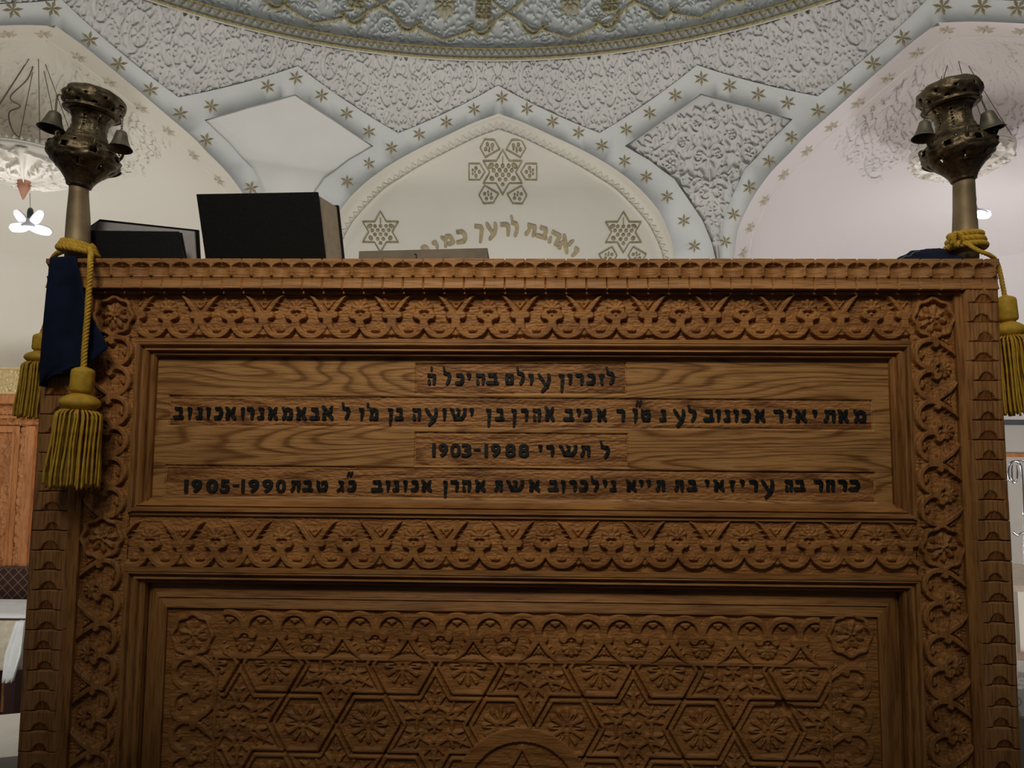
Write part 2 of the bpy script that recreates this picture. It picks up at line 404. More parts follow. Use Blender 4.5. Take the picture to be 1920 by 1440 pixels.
def arabesque(cv, x0, x1, y0, y1, axes, rs, h, seed, allow=None, leaves=220, lw=0.008):
    """scrolls with florets, then filler leaves; mirrored about every axis in axes: list of (x, flip)"""
    rnd = random.Random(seed); C = []
    for r in rs:
        for _ in range(120):
            c = (rnd.uniform(x0+r*0.5, x1-r*0.5), rnd.uniform(y0+r*0.6, y1-r*0.6))
            if (allow is None or allow(c[0], c[1])) and all(math.hypot(c[0]-q[0], c[1]-q[1]) > (r+q[2])*0.92 for q in C): C.append((c[0], c[1], r)); break
    prims = []
    for cx, cy, r in C:
        s = rnd.choice((-1, 1)); a0 = rnd.uniform(0, 2*PI); prims.append(('sp', cx, cy, r, a0, s))
    for _ in range(leaves):
        x, y = rnd.uniform(x0, x1), rnd.uniform(y0, y1)
        if allow is not None and not allow(x, y): continue
        if any(math.hypot(x-q[0], y-q[1]) < q[2]*0.75 for q in C): continue
        prims.append(('lf', x, y, rnd.uniform(0, 2*PI), rnd.uniform(3.0, 7.0)*lw, rnd.uniform(0.75, 1.15)*lw, rnd.choice((-1, 1))))
    for ax, fl in axes:
        for p in prims:
            x = ax+fl*p[1]
            if p[0] == 'sp':
                _, _, cy, r, a0, s = p
                if fl < 0: a0 = PI-a0; s = -s
                P = spiral((x, cy), r, a0, 1.35, s, 20, 0.3)
                cv.path(P, [lw*0.9*(1-0.35*k/20) for k in range(21)], h, 'round')
                floret(cv, (x, cy), r*0.42, h*0.95, 6, a0)
                for k in range(9):
                    q = P[int(k*1.6)]; ang = a0+s*2*PI*1.35*int(k*1.6)/20
                    leafm(cv, q, ang+s*0.7, r*0.42, lw*1.1, h*0.85, s)
            else:
                _, _, y, a, L, w, s = p
                leafm(cv, (x, y), a if fl > 0 else PI-a, L, w, h*rnd.uniform(0.6, 0.95), s*fl)
def hf_surface(name, cv, fn, m, base, parent=None, mask=None, down=1):
    th = cv.U/R; T = fn(th, cv.V, base-cv.H)
    f = grid_faces(cv.nv, cv.nu, mask)
    return np_mesh(name, T.reshape(-1, 3), f, m, parent, smooth=True, gold=cv.G)

# carved frieze between the band and the dome ring
TH2 = D(58)
fz0, fz1 = zd-0.05, ring_z+0.004
cf = Canvas(-TH2*R, TH2*R, fz0, fz1, 0.0055)
P8 = D(22.5)*R
ax = [(k*P8/2*2+o*0, f) for k in range(-3, 4) for f, o in ((1, 0), (-1, 0))]
hw = P8/2
# medallion axes sit at odd multiples of 11.25 deg; element half tile runs 0..P8/2 from a peak axis
arabesque(cf, 0.0, P8/2, fz0+0.02, fz1-0.005, ax, [0.10, 0.095, 0.085, 0.08, 0.07, 0.065, 0.05, 0.05, 0.04], 0.030, 5, None, 600, 0.0080)
for k in range(-6, 7):
    if k % 2 == 0: continue
    x = D(11.25*k)*R
    for s in (-1, 1):
        P = [(x, zd+0.07), (x+s*0.06, zd+0.14), (x+s*0.085, zd+0.21), (x+s*0.05, zd+0.29), (x+s*0.012, zd+0.34), (x+s*0.04, zd+0.40), (x+s*0.015, zd+0.46), (x, zd+0.50)]
        Q = [(q.x, q.y) for q in catmull([(a, b, 0) for a, b in P], 5)]
        cf.path(Q, 0.009, 0.032, 'round')
    floret(cf, (x, zd+0.21), 0.055, 0.03, 7); floret(cf, (x, zd+0.40), 0.03, 0.03, 5)
zx = np.array([a*R for a, z in zig]); zy = np.array([z for a, z in zig])
fm = (cf.V > np.interp(cf.U, zx, zy)-0.03)[:-1, :-1]
frieze = hf_surface('trim_2', cf, S, M_carved, 0.036, mask=fm)
tag(frieze, 'carved stucco frieze of scrolls and medallions under the dome ring', kind='structure')
# kites between the arches: right one carved, left one smooth
def kite_allow(off):
    poly = [(a*R, z) for a, z in kite_sym]
    return lambda x, y: bool(inside(np.array([[x, y]]), poly)[0])
kal = kite_allow(0)
kz0 = min(z for _, z in kite_sym); kz1 = max(z for _, z in kite_sym); kw = max(a for a, _ in kite_sym)*R
ck = Canvas(D(22.5)*R-kw-0.03, D(22.5)*R+kw+0.03, kz0-0.02, kz1+0.02, 0.0055)
axk = [(D(22.5)*R, 1), (D(22.5)*R, -1)]
arabesque(ck, 0.0, kw*0.97, kz0+0.2, kz1-0.03, axk, [0.085, 0.075, 0.06, 0.055, 0.05], 0.040, 12, lambda x, y: kal(x*1.06+D(22.5)*R*0, y) and kal(x, y+0.02), 420, 0.0105)
for y in (kz1-0.12, kz1-0.3, kz1-0.48, kz1-0.66): floret(ck, (D(22.5)*R, y), 0.055 if y > kz1-0.6 else 0.035, 0.05, 5)
ck.path([(D(22.5)*R, kz1-0.1), (D(22.5)*R, kz1-0.95)], 0.008, 0.04, 'round')
def kmask(cv, c):
    m = np.zeros(cv.U.shape, bool)
    for k in range(12): m |= inside(np.stack([cv.U-c+0.022*math.cos(k*PI/6), cv.V+0.022*math.sin(k*PI/6)], -1), [(a*R, z) for a, z in kite_sym])
    return m[:-1, :-1]
kr = hf_surface('trim_4', ck, S, M_carved, 0.055, mask=kmask(ck, D(22.5)*R))
tag(kr, 'kite-shaped carved stucco panel between the centre and right arches', kind='structure')
cl = Canvas(-D(22.5)*R-kw-0.03, -D(22.5)*R+kw+0.03, kz0-0.02, kz1+0.02, 0.012)
kl = hf_surface('trim_5', cl, S, M_plain, 0.022, mask=kmask(cl, -D(22.5)*R))
tag(kl, 'smooth kite-shaped plaster panel between the left and centre arches', kind='structure')

# -------------------------------------------------- dome ring and dome
RR = RTOP*R
def ringS(th, z, out=0.0):
    r = RR+out; return np.stack([CX+r*np.sin(th), CY+r*np.cos(th), EZ+ring_z+z+0*r], axis=-1)
cr = Canvas(-TH2*R, TH2*R, -0.012, 0.075, 0.0026)
cr.cap((-TH2*R, 0.0), (TH2*R, 0.0), 0.009, 0.009, 0.020, 'round', gold=1); cr.cap((-TH2*R, 0.064), (TH2*R, 0.064), 0.008, 0.008, 0.016, 'round', gold=1)
cr.cap((-TH2*R, 0.032), (TH2*R, 0.032), 0.024, 0.024, 0.006, 'flat', 0.004)
nz = int(2*TH2*R/0.0275); z0x = -TH2*R
for k in range(nz):
    cr.cap((z0x+k*0.0275, 0.014 if k % 2 else 0.05), (z0x+(k+1)*0.0275, 0.05 if k % 2 else 0.014), 0.0042, 0.0042, 0.018, 'round', gold=0.75)
ringo = hf_surface('trim_1', cr, ringS, M_carved, 0.0)
tag(ringo, 'gilded ring moulding with a zigzag between two beads at the foot of the dome', kind='structure')
def domeS(th, v, out=0.0):
    al = v/R*1.05; r = (RR+0.0)*np.cos(al)+out
    return np.stack([CX+r*np.sin(th), CY+r*np.cos(th), EZ+ring_z+0.07+(RR)*np.sin(al)*0.95+0*r], axis=-1)
cd = Canvas(-D(50)*R, D(50)*R, -0.02, 0.95, 0.0065)
arabesque(cd, 0.0, P8, 0.02, 0.9, [(k*P8, f) for k in (-2, 0, 2) for f in (1, -1)], [0.11, 0.10, 0.1, 0.09, 0.08, 0.08, 0.07, 0.06, 0.06], 0.024, 21, None, 900, 0.008)
# gilded cords: cartouches and knots, repeated round the dome
def gcord(P, r=0.0085):
    Q = [(q.x, q.y) for q in catmull([(a, b, 0) for a, b in P], 5)]; cd.path(Q, r, 0.034, 'round', gold=1)
g0 = -D(2.6)*R
for k in range(-2, 3):
    x = g0+k*0.93+0.0
    for s in (-1, 1):
        gcord([(x-0.23+0*s, 0.06), (x-0.23+s*0.12, 0.105), (x-0.23+s*0.20, 0.14), (x-0.23+s*0.21, 0.19), (x-0.23+s*0.18, 0.15)])
        gcord([(x-0.23+s*0.21, 0.14), (x-0.23+s*0.27, 0.10), (x-0.23+s*0.33, 0.13), (x-0.23+s*0.37, 0.22)])
        gcord([(x+0.235+s*0.30, 0.17), (x+0.235+s*0.20, 0.13), (x+0.235+s*0.1, 0.21), (x+0.235, 0.27), (x+0.235-s*0.1, 0.35), (x+0.235-s*0.22, 0.47)])
        gcord([(x+0.235+s*0.22, 0.47), (x+0.235+s*0.1, 0.35), (x+0.235, 0.27)])
    for yy in (0.25, 0.31, 0.37, 0.43):
        for s in (-1, 0, 1): cd.path([(q[0], q[1]) for q in spiral((x+0.06+s*0.035-0.0, yy), 0.024, 0, 1, 1, 12, 1.0)], 0.007, 0.034, 'round', gold=1)
    cd.cap((x-0.23, 0.30), (x-0.23, 0.36), 0.075, 0.075, 0.02, 'round', gold=0.6); floret(cd, (x-0.23, 0.33), 0.07, 0.034, 8, 0, 0.8)
dome_h = hf_surface('ceiling', cd, domeS, M_dome, 0.03)
tag(dome_h, 'grey stucco dome carved with arabesques and gilded cords', kind='structure')
thv = np.linspace(-D(112), D(112), 90); alv = np.linspace(0, 1.5, 24)
Tt, Aa = np.meshgrid(thv, alv); rr = RR*np.cos(Aa)+0.10
Vd = np.stack([CX+rr*np.sin(Tt), CY+rr*np.cos(Tt), EZ+ring_z+0.02+RR*np.sin(Aa)*0.95+0.06*Aa], -1).reshape(-1, 3)
shell = np_mesh('upper_dome_shell', Vd, grid_faces(24, 90), M_dome, dome_h)

# -------------------------------------------------- centre arch: moulding, tympanum
YT = CY+1.005*R
def YTf(z): return CY+rho(0*z, z-EZ)*1.0+0.036
def warp(o):
    me = o.data; V = np.empty(len(me.vertices)*3, np.float32); me.vertices.foreach_get('co', V); V = V.reshape(-1, 3)
    V[:, 1] += YTf(V[:, 2])-YT; me.vertices.foreach_set('co', V.ravel()); me.update(); return o
L3 = [Vector(S(np.array(a), np.array(z)).tolist()) for a, z in resample([p for p in aC if p[1] > 0.3], 0.012, False)]
def offs(P, d):
    """offset a polyline in the x-z plane towards the inside of the arch"""
    out = []; n = len(P)
    for i in range(n):
        a = P[max(i-1, 0)]; b = P[min(i+1, n-1)]
        if 0 < i < n-1:
            e1 = Vector((P[i].x-a.x, P[i].z-a.z)).normalized(); e2 = Vector((b.x-P[i].x, b.z-P[i].z)).normalized()
            n1 = Vector((e1.y, -e1.x)); n2 = Vector((e2.y, -e2.x)); m = (n1+n2).normalized(); k = 1/max(0.45, m.dot(n1))
        else:
            e = Vector((b.x-a.x, b.z-a.z)).normalized(); m = Vector((e.y, -e.x)); k = 1
        out.append((P[i].x+m.x*d*k, P[i].z+m.y*d*k))
    return out
prof = [(0.0, 0.0, 0), (0.002, 0.15, 0), (0.007, 0.55, 0), (0.015, 1.0, -0.028), (0.019, 1.0, -0.024), (0.022, 1.0, -0.012), (0.062, 1.0, -0.012), (0.064, 1.0, -0.024), (0.072, 1.0, -0.024), (0.076, 1.0, 0.004)]
rows = []
for d, f, e in prof:
    q = offs(L3, d); rows.append([(x, L3[i].y*(1-f)+YT*f+e, z) for i, (x, z) in enumerate(q)])
rows = [[(x, y+ (float(YTf(np.array(z)))-YT)*pf[1], z) for x, y, z in r] for r, pf in zip(rows, prof)]
mo = np_mesh('trim_6', np.array(rows).reshape(-1, 3), grid_faces(len(prof), len(L3)), M_tymp, smooth=False)
tag(mo, 'cream pointed arch moulding with a zigzag fillet round the centre tympanum', kind='structure')
bm = bmesh.new(); qa = offs(L3, 0.026); qb = offs(L3, 0.058)
def along(Q, step):
    out = [Q[0]]; acc = 0
    for a, b in zip(Q, Q[1:]):
        L = math.hypot(b[0]-a[0], b[1]-a[1]); t = step-acc
        while t <= L: out.append((a[0]+(b[0]-a[0])*t/L, a[1]+(b[1]-a[1])*t/L)); t += step
        acc = (acc+L) % step
    return out
A_ = along(qa, 0.046); ratio = len(A_)
def lerp_at(Q, f):
    x = f*(len(Q)-1); i = min(int(x), len(Q)-2); t = x-i; return (Q[i][0]*(1-t)+Q[i+1][0]*t, Q[i][1]*(1-t)+Q[i+1][1]*t)
ids = []
nst = 2*ratio
cumA = np.cumsum([0]+[math.hypot(b[0]-a[0], b[1]-a[1]) for a, b in zip(qa, qa[1:])]); 
def param(s): 
    i = int(np.searchsorted(cumA, s)); i = min(max(i, 1), len(cumA)-1); return (i-1+(s-cumA[i-1])/(cumA[i]-cumA[i-1]))/(len(cumA)-1)
zz = []
for k in range(int(cumA[-1]/0.023)):
    q = lerp_at(qa if k % 2 else qb, param(k*0.023)); zz.append((q[0], YT-0.014, q[1]))
tube(bm, zz, 0.0075, 4)
warp(from_bm('zigzag_fillet', bm, M_tymp, mo))
tymp = bpy.data.meshes.new('wall_back')
bm = bmesh.new()
zl = [0.0]+list(np.linspace(2.2, EZ+zp0, 30)); prev = None
for z in zl:
    cur = [bm.verts.new((CX-1.35, YT, z)), bm.verts.new((CX+1.35, YT, z))]
    if prev: bm.faces.new((prev[0], prev[1], cur[1], cur[0]))
    prev = cur
wb = warp(from_bm('wall_back', bm, M_tymp, None, True)); tag(wb, 'cream tympanum wall inside the centre arch with gilt stars and Hebrew lettering', kind='structure')

# stucco emblems and lettering on the tympanum; measured in the photo, carried onto the wall plane
def onwall(px, py, y=None): 
    d = ray(px, py); yy = YT
    for _ in range(8): yy = float(YTf(np.array((EYE+d*(yy/d.y)).z)))
    return EYE+d*(yy/d.y)
def ribbon(bm, P, w, h, closed=True, M=None):
    """raised strip along a planar outline (x, z) on the wall"""
    n = len(P)
    for i in range(n if closed else n-1):
        a = Vector((P[i][0], P[i][1])); b = Vector((P[(i+1) % n][0], P[(i+1) % n][1])); e = (b-a)
        if e.length < 1e-6: continue
        e.normalize(); q = Vector((-e.y, e.x))*w/2; a = a-e*w*0.35; b = b+e*w*0.35
        c = [a+q, b+q, b-q, a-q]; qi = q*0.45
        ci = [a+qi+e*w*0.3, b+qi-e*w*0.3, b-qi-e*w*0.3, a-qi+e*w*0.3]
        lo = [bm.verts.new((v.x, YT+0.002, v.y)) for v in c]; hi = [bm.verts.new((v.x, YT-h, v.y)) for v in ci]
        bm.faces.new(hi)
        for k in range(4): bm.faces.new((lo[k], lo[(k+1) % 4], hi[(k+1) % 4], hi[k]))
def drop(bm, x, z, r, h, sx=1.0, rot=0.0, seg=10):
    M = Matrix.Translation((x, YT, z)) @ Matrix.Rotation(rot, 4, 'Y') @ Matrix.Scale(sx, 4, (1,0,0)) @ Matrix.Rotation(PI/2, 4, 'X')
    lathe(bm, [(r, 0), (r*0.92, h*0.45), (r*0.6, h*0.85), (r*0.05, h)], seg, M)
def fill_poly(bm, P, h):
    vs = [bm.verts.new((x, YT-h, z)) for x, z in P]; bm.faces.new(vs)
MPP = (YT)/FPX
def OW(px, py): p = onwall(px, py); return (p.x, p.z)
def emblem(px, py, rad):
    s = rad/42.0; P = []; bm = bmesh.new()
    for k in range(12):
        a = PI/2+k*PI/6; q = rad if k % 2 == 0 else rad/math.sqrt(3); P.append(OW(px+q*math.cos(a), py-q*math.sin(a)))
    ribbon(bm, P, 0.0095, 0.010); warp(from_bm('six_pointed_star', bm, M_gilt, wb))
    bm = bmesh.new(); m = MPP*0.92
    for row, (n, y) in enumerate(((3, 12), (4, 3.5), (3, -5), (2, -14), (1, -22.5))):
        for i in range(n): c = OW(px+(i-(n-1)/2)*11.3*s, py-y*s); drop(bm, c[0], c[1], 4.1*s*m, 0.012)
    for sx_ in (-1, 1):
        c = OW(px+sx_*22*s, py-12.5*s); drop(bm, c[0], c[1], 5*s*m, 0.008, 1.4, sx_*0.5, 8); c = OW(px+sx_*20*s, py+12*s); drop(bm, c[0], c[1], 5*s*m, 0.008, 1.2, -sx_*0.9, 8)
    ribbon(bm, [OW(px, py-29*s), OW(px, py-18*s)], 2.4*s*m, 0.01, False); warp(from_bm('grape_cluster', bm, M_gilt, wb))
def pentagon(px, py, ang, k=1.0):
    r = 17.5*k; bm = bmesh.new()
    f = lambda u, v: OW(px+r*(u*math.cos(ang)-v*math.sin(ang)), py-r*(u*math.sin(ang)+v*math.cos(ang)))
    ribbon(bm, [f(u*0.95, v*0.95) for u, v in ((-1.0, 0), (-0.42, -0.92), (0.80, -0.92), (0.80, 0.92), (-0.42, 0.92))], 0.0085, 0.010)
    for (u, v, q) in ((-0.35, 0, .2), (0.0, 0.42, .2), (0.0, -0.42, .2), (0.35, 0.2, .13), (0.35, -0.2, .13), (0.1, 0, .12)): c = f(u, v); drop(bm, c[0], c[1], r*q*MPP*0.92, 0.012)
    warp(from_bm('flower_pentagon', bm, M_gilt, wb))
emblem(942.5, 323.5, 42.0)
for px, py, a in ((917,276.5,-60),(969,277,-120),(892.5,323,180),(993,323,0),(915,368,60),(971,368.5,120)): 
    pentagon(px, py, D({-60: -60, -120: -120, 180: 180, 0: 0, 60: 60, 120: 120}[a]))
emblem(713.5, 435.5, 38.5); emblem(1168.5, 436, 38.5)
for px, py, a in ((1141,481,120),(1193,481,60)): pentagon(px, py, D(a), 0.92)

def glyph(ch, bold=0.0):
    c = bpy.data.curves.new('glyph', 'FONT'); c.body = ch; c.offset = bold; c.resolution_u = 6; c.extrude = 0.5; c.bevel_depth = 0.0
    o = bpy.data.objects.new('glyph', c); COL.objects.link(o)
    dg = bpy.context.evaluated_depsgraph_get(); dg.update()
    me = bpy.data.meshes.new_from_object(o.evaluated_get(dg)); bpy.data.objects.remove(o); bpy.data.curves.remove(c)
    V = np.array([v.co[:] for v in me.vertices]); F = [tuple(p.vertices) for p in me.polygons]; bpy.data.meshes.remove(me)
    V[:, 0] = (V[:, 0]-V[:, 0].min())/max(1e-6, np.ptp(V[:, 0])); V[:, 1] = (V[:, 1]-V[:, 1].min())/max(1e-6, np.ptp(V[:, 1])); V[:, 2] = np.where(V[:, 2] > 0, 1, 0)
    return V, F
GC = {}
def G_(ch, bold=0.03):
    if (ch, bold) not in GC: GC[(ch, bold)] = glyph(ch, bold)
    return GC[(ch, bold)]
def put_glyph(bm, ch, quad_fn, h, bold=0.03):
    """quad_fn(x01, y01, h) -> world/local vector"""
    V, F = G_(ch, bold); vs = [bm.verts.new(quad_fn(v[0], v[1], v[2]*h)) for v in V]
    for f in F:
        try: bm.faces.new([vs[i] for i in f])
        except ValueError: pass

HG = {
'ה': [[(.06,.97,.5),(.16,.86,1.05),(.84,.86,1.05),(.9,.5,.95),(.82,.06,.8)],[(.16,.42,.6),(.2,.08,1.0)]],
'ח': [[(.06,.97,.5),(.16,.86,1.05),(.84,.86,1.05),(.88,.5,.95),(.84,.06,.85)],[(.2,.8,.9),(.2,.5,.85),(.16,.06,.9)]],
'ת': [[(.1,.97,.5),(.2,.86,1.05),(.82,.86,1.05),(.88,.5,.95),(.85,.06,.85)],[(.3,.8,.85),(.28,.35,.8),(.08,.08,1.0)]],
'ב': [[(.12,.98,.45),(.22,.87,1.05),(.70,.87,1.1),(.80,.6,.95),(.76,.14,.9)],[(.04,.12,1.1),(.96,.13,1.0)]],
'כ': [[(.12,.98,.45),(.22,.87,1.05),(.66,.87,1.15),(.88,.62,1.05),(.86,.32,1.05),(.66,.12,1.15),(.1,.10,1.1)]],
'ר': [[(.08,.98,.45),(.18,.86,1.05),(.66,.87,1.15),(.86,.72,1.1),(.86,.35,.95),(.78,.05,.8)]],
'ו': [[(.12,.97,.5),(.30,.86,1.0),(.66,.84,1.15),(.70,.55,.95),(.62,.25,.85),(.48,.04,.6)]],
'ן': [[(.10,.98,.45),(.30,.90,1.0),(.66,.88,1.15),(.66,.55,.95),(.58,.25,.85),(.50,.03,.6)]],
'ך': [[(.08,.98,.45),(.18,.90,1.05),(.66,.90,1.1),(.84,.78,1.05),(.82,.3,.9),(.78,.03,.7)]],
'י': [[(.10,.97,.45),(.32,.84,1.0),(.68,.78,1.05),(.66,.4,.85),(.5,.06,.6)]],
'ז': [[(.06,.88,.8),(.5,.82,1.1),(.94,.9,.7)],[(.6,.8,.9),(.42,.45,.85),(.56,.05,.8)]],
'ל': [[(.06,.98,.7),(.16,.80,.6),(.22,.66,.95),(.70,.62,1.1),(.86,.45,1.0),(.74,.2,.9),(.52,.04,.8)]],
'ם': [[(.08,.96,.5),(.2,.86,1.05),(.84,.84,1.05),(.86,.14,1.0),(.2,.12,1.0),(.18,.8,.95)]],
'מ': [[(.06,.95,.8),(.24,.62,.85),(.30,.45,.8),(.12,.06,.9)],[(.22,.66,.8),(.52,.88,1.1),(.80,.78,1.05),(.90,.45,.95),(.86,.12,1.05),(.52,.10,1.0)]],
'נ': [[(.2,.97,.45),(.34,.86,.95),(.72,.84,1.05),(.72,.45,.9),(.74,.14,1.0)],[(.08,.10,1.05),(.8,.12,1.05)]],
'ע': [[(.86,.95,.9),(.90,.70,1.0),(.74,.32,1.0),(.34,.03,.8)],[(.06,.96,.8),(.2,.80,1.0),(.40,.60,.85),(.62,.36,.8)]],
'ט': [[(.06,.97,.6),(.18,.80,.95),(.14,.4,.9),(.26,.12,1.05),(.80,.12,1.05),(.90,.5,.95),(.80,.84,1.0),(.52,.84,.8),(.5,.62,.6)]],
'א': [[(.06,.96,.9),(.30,.70,1.1),(.62,.38,1.15),(.94,.06,.9)],[(.90,.97,.7),(.80,.78,1.0),(.84,.62,.7),(.66,.5,.6)],[(.30,.62,.8),(.14,.36,.85),(.22,.08,1.05),(.06,.04,.6)]],
'ש': [[(.03,.95,.7),(.12,.82,1.0),(.22,.40,.85),(.30,.14,1.05),(.74,.14,1.05),(.90,.50,.95),(.93,.90,.95),(.84,.97,.5)],[(.42,.95,.6),(.54,.82,.95),(.54,.52,.7),(.34,.34,.6)]],
'ג': [[(.22,.97,.45),(.38,.86,1.0),(.72,.82,1.05),(.70,.45,.85),(.86,.06,.85)],[(.66,.36,.7),(.36,.16,.75),(.10,.06,.95)]],
'״': [[(.38,.95,.65),(.12,.08,.4)],[(.90,.95,.65),(.62,.08,.4)]],
'·': [[(.6,.9,.8),(.4,.3,.7)]], 'ˈ': [[(.75,.95,.7),(.3,.1,.6)]],
}
def pen(bm, P, h, fn):
    """P: list of (x, y, r) in metres; flat capsules with chamfered rims, fn(x, y, h) -> vector"""
    for (x0, y0, r0), (x1, y1, r1) in zip(P, P[1:]):
        a = math.atan2(y1-y0, x1-x0); ring = []
        for k in range(7): t = a+PI/2+PI*k/6; ring.append((x0, y0, r0, t))
        for k in range(7): t = a-PI/2+PI*k/6; ring.append((x1, y1, r1, t))
        lo = [bm.verts.new(fn(x+r*math.cos(t), y+r*0.92*math.sin(t), 0)) for x, y, r, t in ring]
        hi = [bm.verts.new(fn(x+(r*0.86)*math.cos(t), y+(r*0.8)*math.sin(t), h)) for x, y, r, t in ring]
        n = len(ring); bm.faces.new(hi)
        for k in range(n): bm.faces.new((lo[k], lo[(k+1) % n], hi[(k+1) % n], hi[k]))
def put_letter(bm, ch, x0, y0, x1, y1, rpen, h, fn):
    """fit a pen-drawn letter inside the box; digits come from the font"""
    if ch in HG:
        w, hh = (x1-x0)-1.5*rpen, (y1-y0)-1.5*rpen
        for P in HG[ch]: pen(bm, [(x0+0.75*rpen+u*w, y0+0.75*rpen+v*hh, r*rpen) for u, v, r in P], h, fn)
    else:
        V, F = G_(ch, 0.03); vs = [bm.verts.new(fn(x0+(x1-x0)*v[0], y0+(y1-y0)*v[1], v[2]*h)) for v in V]
        for f in F:
            try: bm.faces.new([vs[i] for i in f])
            except ValueError: pass
bm = bmesh.new()
arc_letters = (('ו',1070,1085,462,486,-34),('א',1046,1074,443,475,-31),('ה',1027,1052,433,462,-25),('ב',1006,1029,424,451,-18),('ת',984,1007,419,446,-12),('ל',956,974,404,447,2),('ר',936,958,416,446,4),
               ('ע',909,934,417,453,0),('ך',886,908,420,458,-4),('כ',853,877,430,460,8),('מ',827,853,439,464,20),('ו',810,824,451,470,30),('ך',793,808,458,488,34))
for ch, x0, x1, y0, y1, rot in arc_letters:
    cx_, cy_ = (x0+x1)/2, (y0+y1)/2; w = (x1-x0); hh = (y1-y0); ca, sa = math.cos(D(rot)), math.sin(D(rot))
    def fn(x, y, h):
        p = onwall(cx_+x*ca-y*sa, cy_-(x*sa+y*ca)); return Vector((p.x, YT-h, p.z))
    put_letter(bm, ch, -w/2, -hh/2, w/2, hh/2, 3.7, 0.012, fn)
warp(from_bm('hebrew_lettering', bm, M_tan, wb))

# -------------------------------------------------- side arches: reveal, niche behind
def niche(c, side, m, carve_seed):
    half = half1; sgn = 1
    n = Vector((math.sin(c), math.cos(c), 0)); t = Vector((math.cos(c), -math.sin(c), 0))
    O = [(a, z) for a, z in resample(arch(c, half), 0.02, False)]
    P = [Vector(S(np.array(a), np.array(z)).tolist()) for a, z in O]
    T = 0.19
    rows = [[p+n*d for p in P] for d in (-0.0, 0.04, 0.10, T)]
    V = np.array([[tuple(q) for q in r] for r in rows]).reshape(-1, 3)
    idx = {'left': 7, 'right': 8}[side]
    so = np_mesh('trim_%d' % idx, V, grid_faces(4, len(P)), m, smooth=False)
    tag(so, '%s arch reveal of pale plaster carrying small stars' % side, kind='structure')
    bm = bmesh.new(); tube(bm, [p+n*(T-0.01) for p in P if p.z > 0.2], 0.007, 6); from_bm('edge_bead', bm, m, so)
    # niche: for each height an elliptic plan whose depth follows its width
    hz = np.array([z for _, z in half]); hs = np.array([abs(a) for a, _ in half]); order = np.argsort(hz)
    zt, zs = hz.max(), hz.min()
    zz = np.concatenate([np.linspace(ZF, zs, 8), np.linspace(zs, zt-0.45, 60)[1:], np.linspace(zt-0.45, zt-0.002, 110)[1:]])
    nps = 330; psi = np.linspace(0, PI, nps)
    av = np.interp(zz, hz[order], hs[order]); av[zz <= zs] = hs[np.argmin(hz)]
    PL = S(c-av, zz); PR = S(c+av, zz); nn = np.array(n)
    Mid = (PL+PR)/2+nn*T; Hh = (PR-PL)/2; wv = np.linalg.norm(Hh, axis=1); w0 = wv.max()
    Dp = 1.02*wv/w0
    cvs = Canvas(-1.0, 1.0, zt-0.45, zt, 0.006); rnd = random.Random(carve_seed)
    arabesque(cvs, 0.0, 0.95, zt-0.42, zt-0.01, [(0, 1), (0, -1)], [0.07, 0.06, 0.06, 0.05, 0.05, 0.04], 0.03, carve_seed, lambda x, y: y > zt-0.40+0.10*abs(math.sin(x*5)) - 0*x, 700, 0.0085)
    Uu = (psi[None, :]-PI/2)*np.sqrt((wv**2+Dp**2)/2)[:, None]; Vv = np.repeat(zz[:, None], nps, 1)
    iu = np.clip(((Uu+1.0)/0.006).round().astype(int), 0, cvs.nu-1); iv = np.clip(((Vv-cvs.v0)/0.006).round().astype(int), 0, cvs.nv-1)
    Hc = np.where((Vv > zt-0.45) & (abs(Uu) < 1.0), cvs.H[iv, iu], 0)
    Hc = Hc*np.clip((np.sin(psi)[None, :]-0.04)/0.15, 0, 1)*0.9
    sc = (1-Hc/np.maximum(0.25, wv[:, None]))
    X = Mid[:, None, :] + (-Hh[:, None, :]*np.cos(psi)[None, :, None] + nn*Dp[:, None, None]*np.sin(psi)[None, :, None])*sc[..., None]
    w = np_mesh('wall_'+side, X.reshape(-1, 3), grid_faces(len(zz), nps), m, smooth=True)
    tag(w, 'smooth pale plaster niche wall behind the %s arch with carved stucco in its peak' % side, kind='structure')
    return so, w, n, Mid[-1]
soL, wL, nL, topL = niche(-D(45), 'left', M_niche_l, 31)
soR, wR, nR, topR = niche(D(45), 'right', M_niche_r, 37)

# floor and lower hall
bm = bmesh.new(); vs = [bm.verts.new(v) for v in ((-5.5, -3, 0), (5.5, -3, 0), (5.5, 7, 0), (-5.5, 7, 0))]; bm.faces.new(vs)
M_floor = plain('dark_red_carpet', (0.10, 0.04, 0.03), 0.95, var=0.4, sc=14)
fl = from_bm('floor', bm, M_floor); tag(fl, kind='structure')

# -------------------------------------------------- gilt six-petalled stars
def star_mesh(name):
    bm = bmesh.new()
    for k in range(6):
        a = PI/2+k*PI/3; ca, sa = math.cos(a), math.sin(a)
        def pt(u, v, h): return (u*ca-v*sa, u*sa+v*ca, h)
        b0 = bm.verts.new(pt(0.0, 0, 0.004)); l = bm.verts.new(pt(0.5, 0.19, -0.05)); r = bm.verts.new(pt(0.5, -0.19, -0.05)); tp = bm.verts.new(pt(1.0, 0, -0.03))
        rd = bm.verts.new(pt(0.5, 0, 0.28))
        for f in ((b0, r, rd), (r, tp, rd), (tp, l, rd), (l, b0, rd)): bm.faces.new(f)
    me = bpy.data.meshes.new(name); bm.to_mesh(me); bm.free(); me.materials.append(M_gilt); return me
M_star = plain('star_gilt_on_plaster', (0.40, 0.34, 0.21), 0.55, 0.1, var=0.35, sc=30)
sm = star_mesh('star'); sm.materials.clear(); sm.materials.append(M_star)
M_star_p = plain('star_pale', (0.56, 0.50, 0.40), 0.6, 0.05, var=0.25, sc=30)
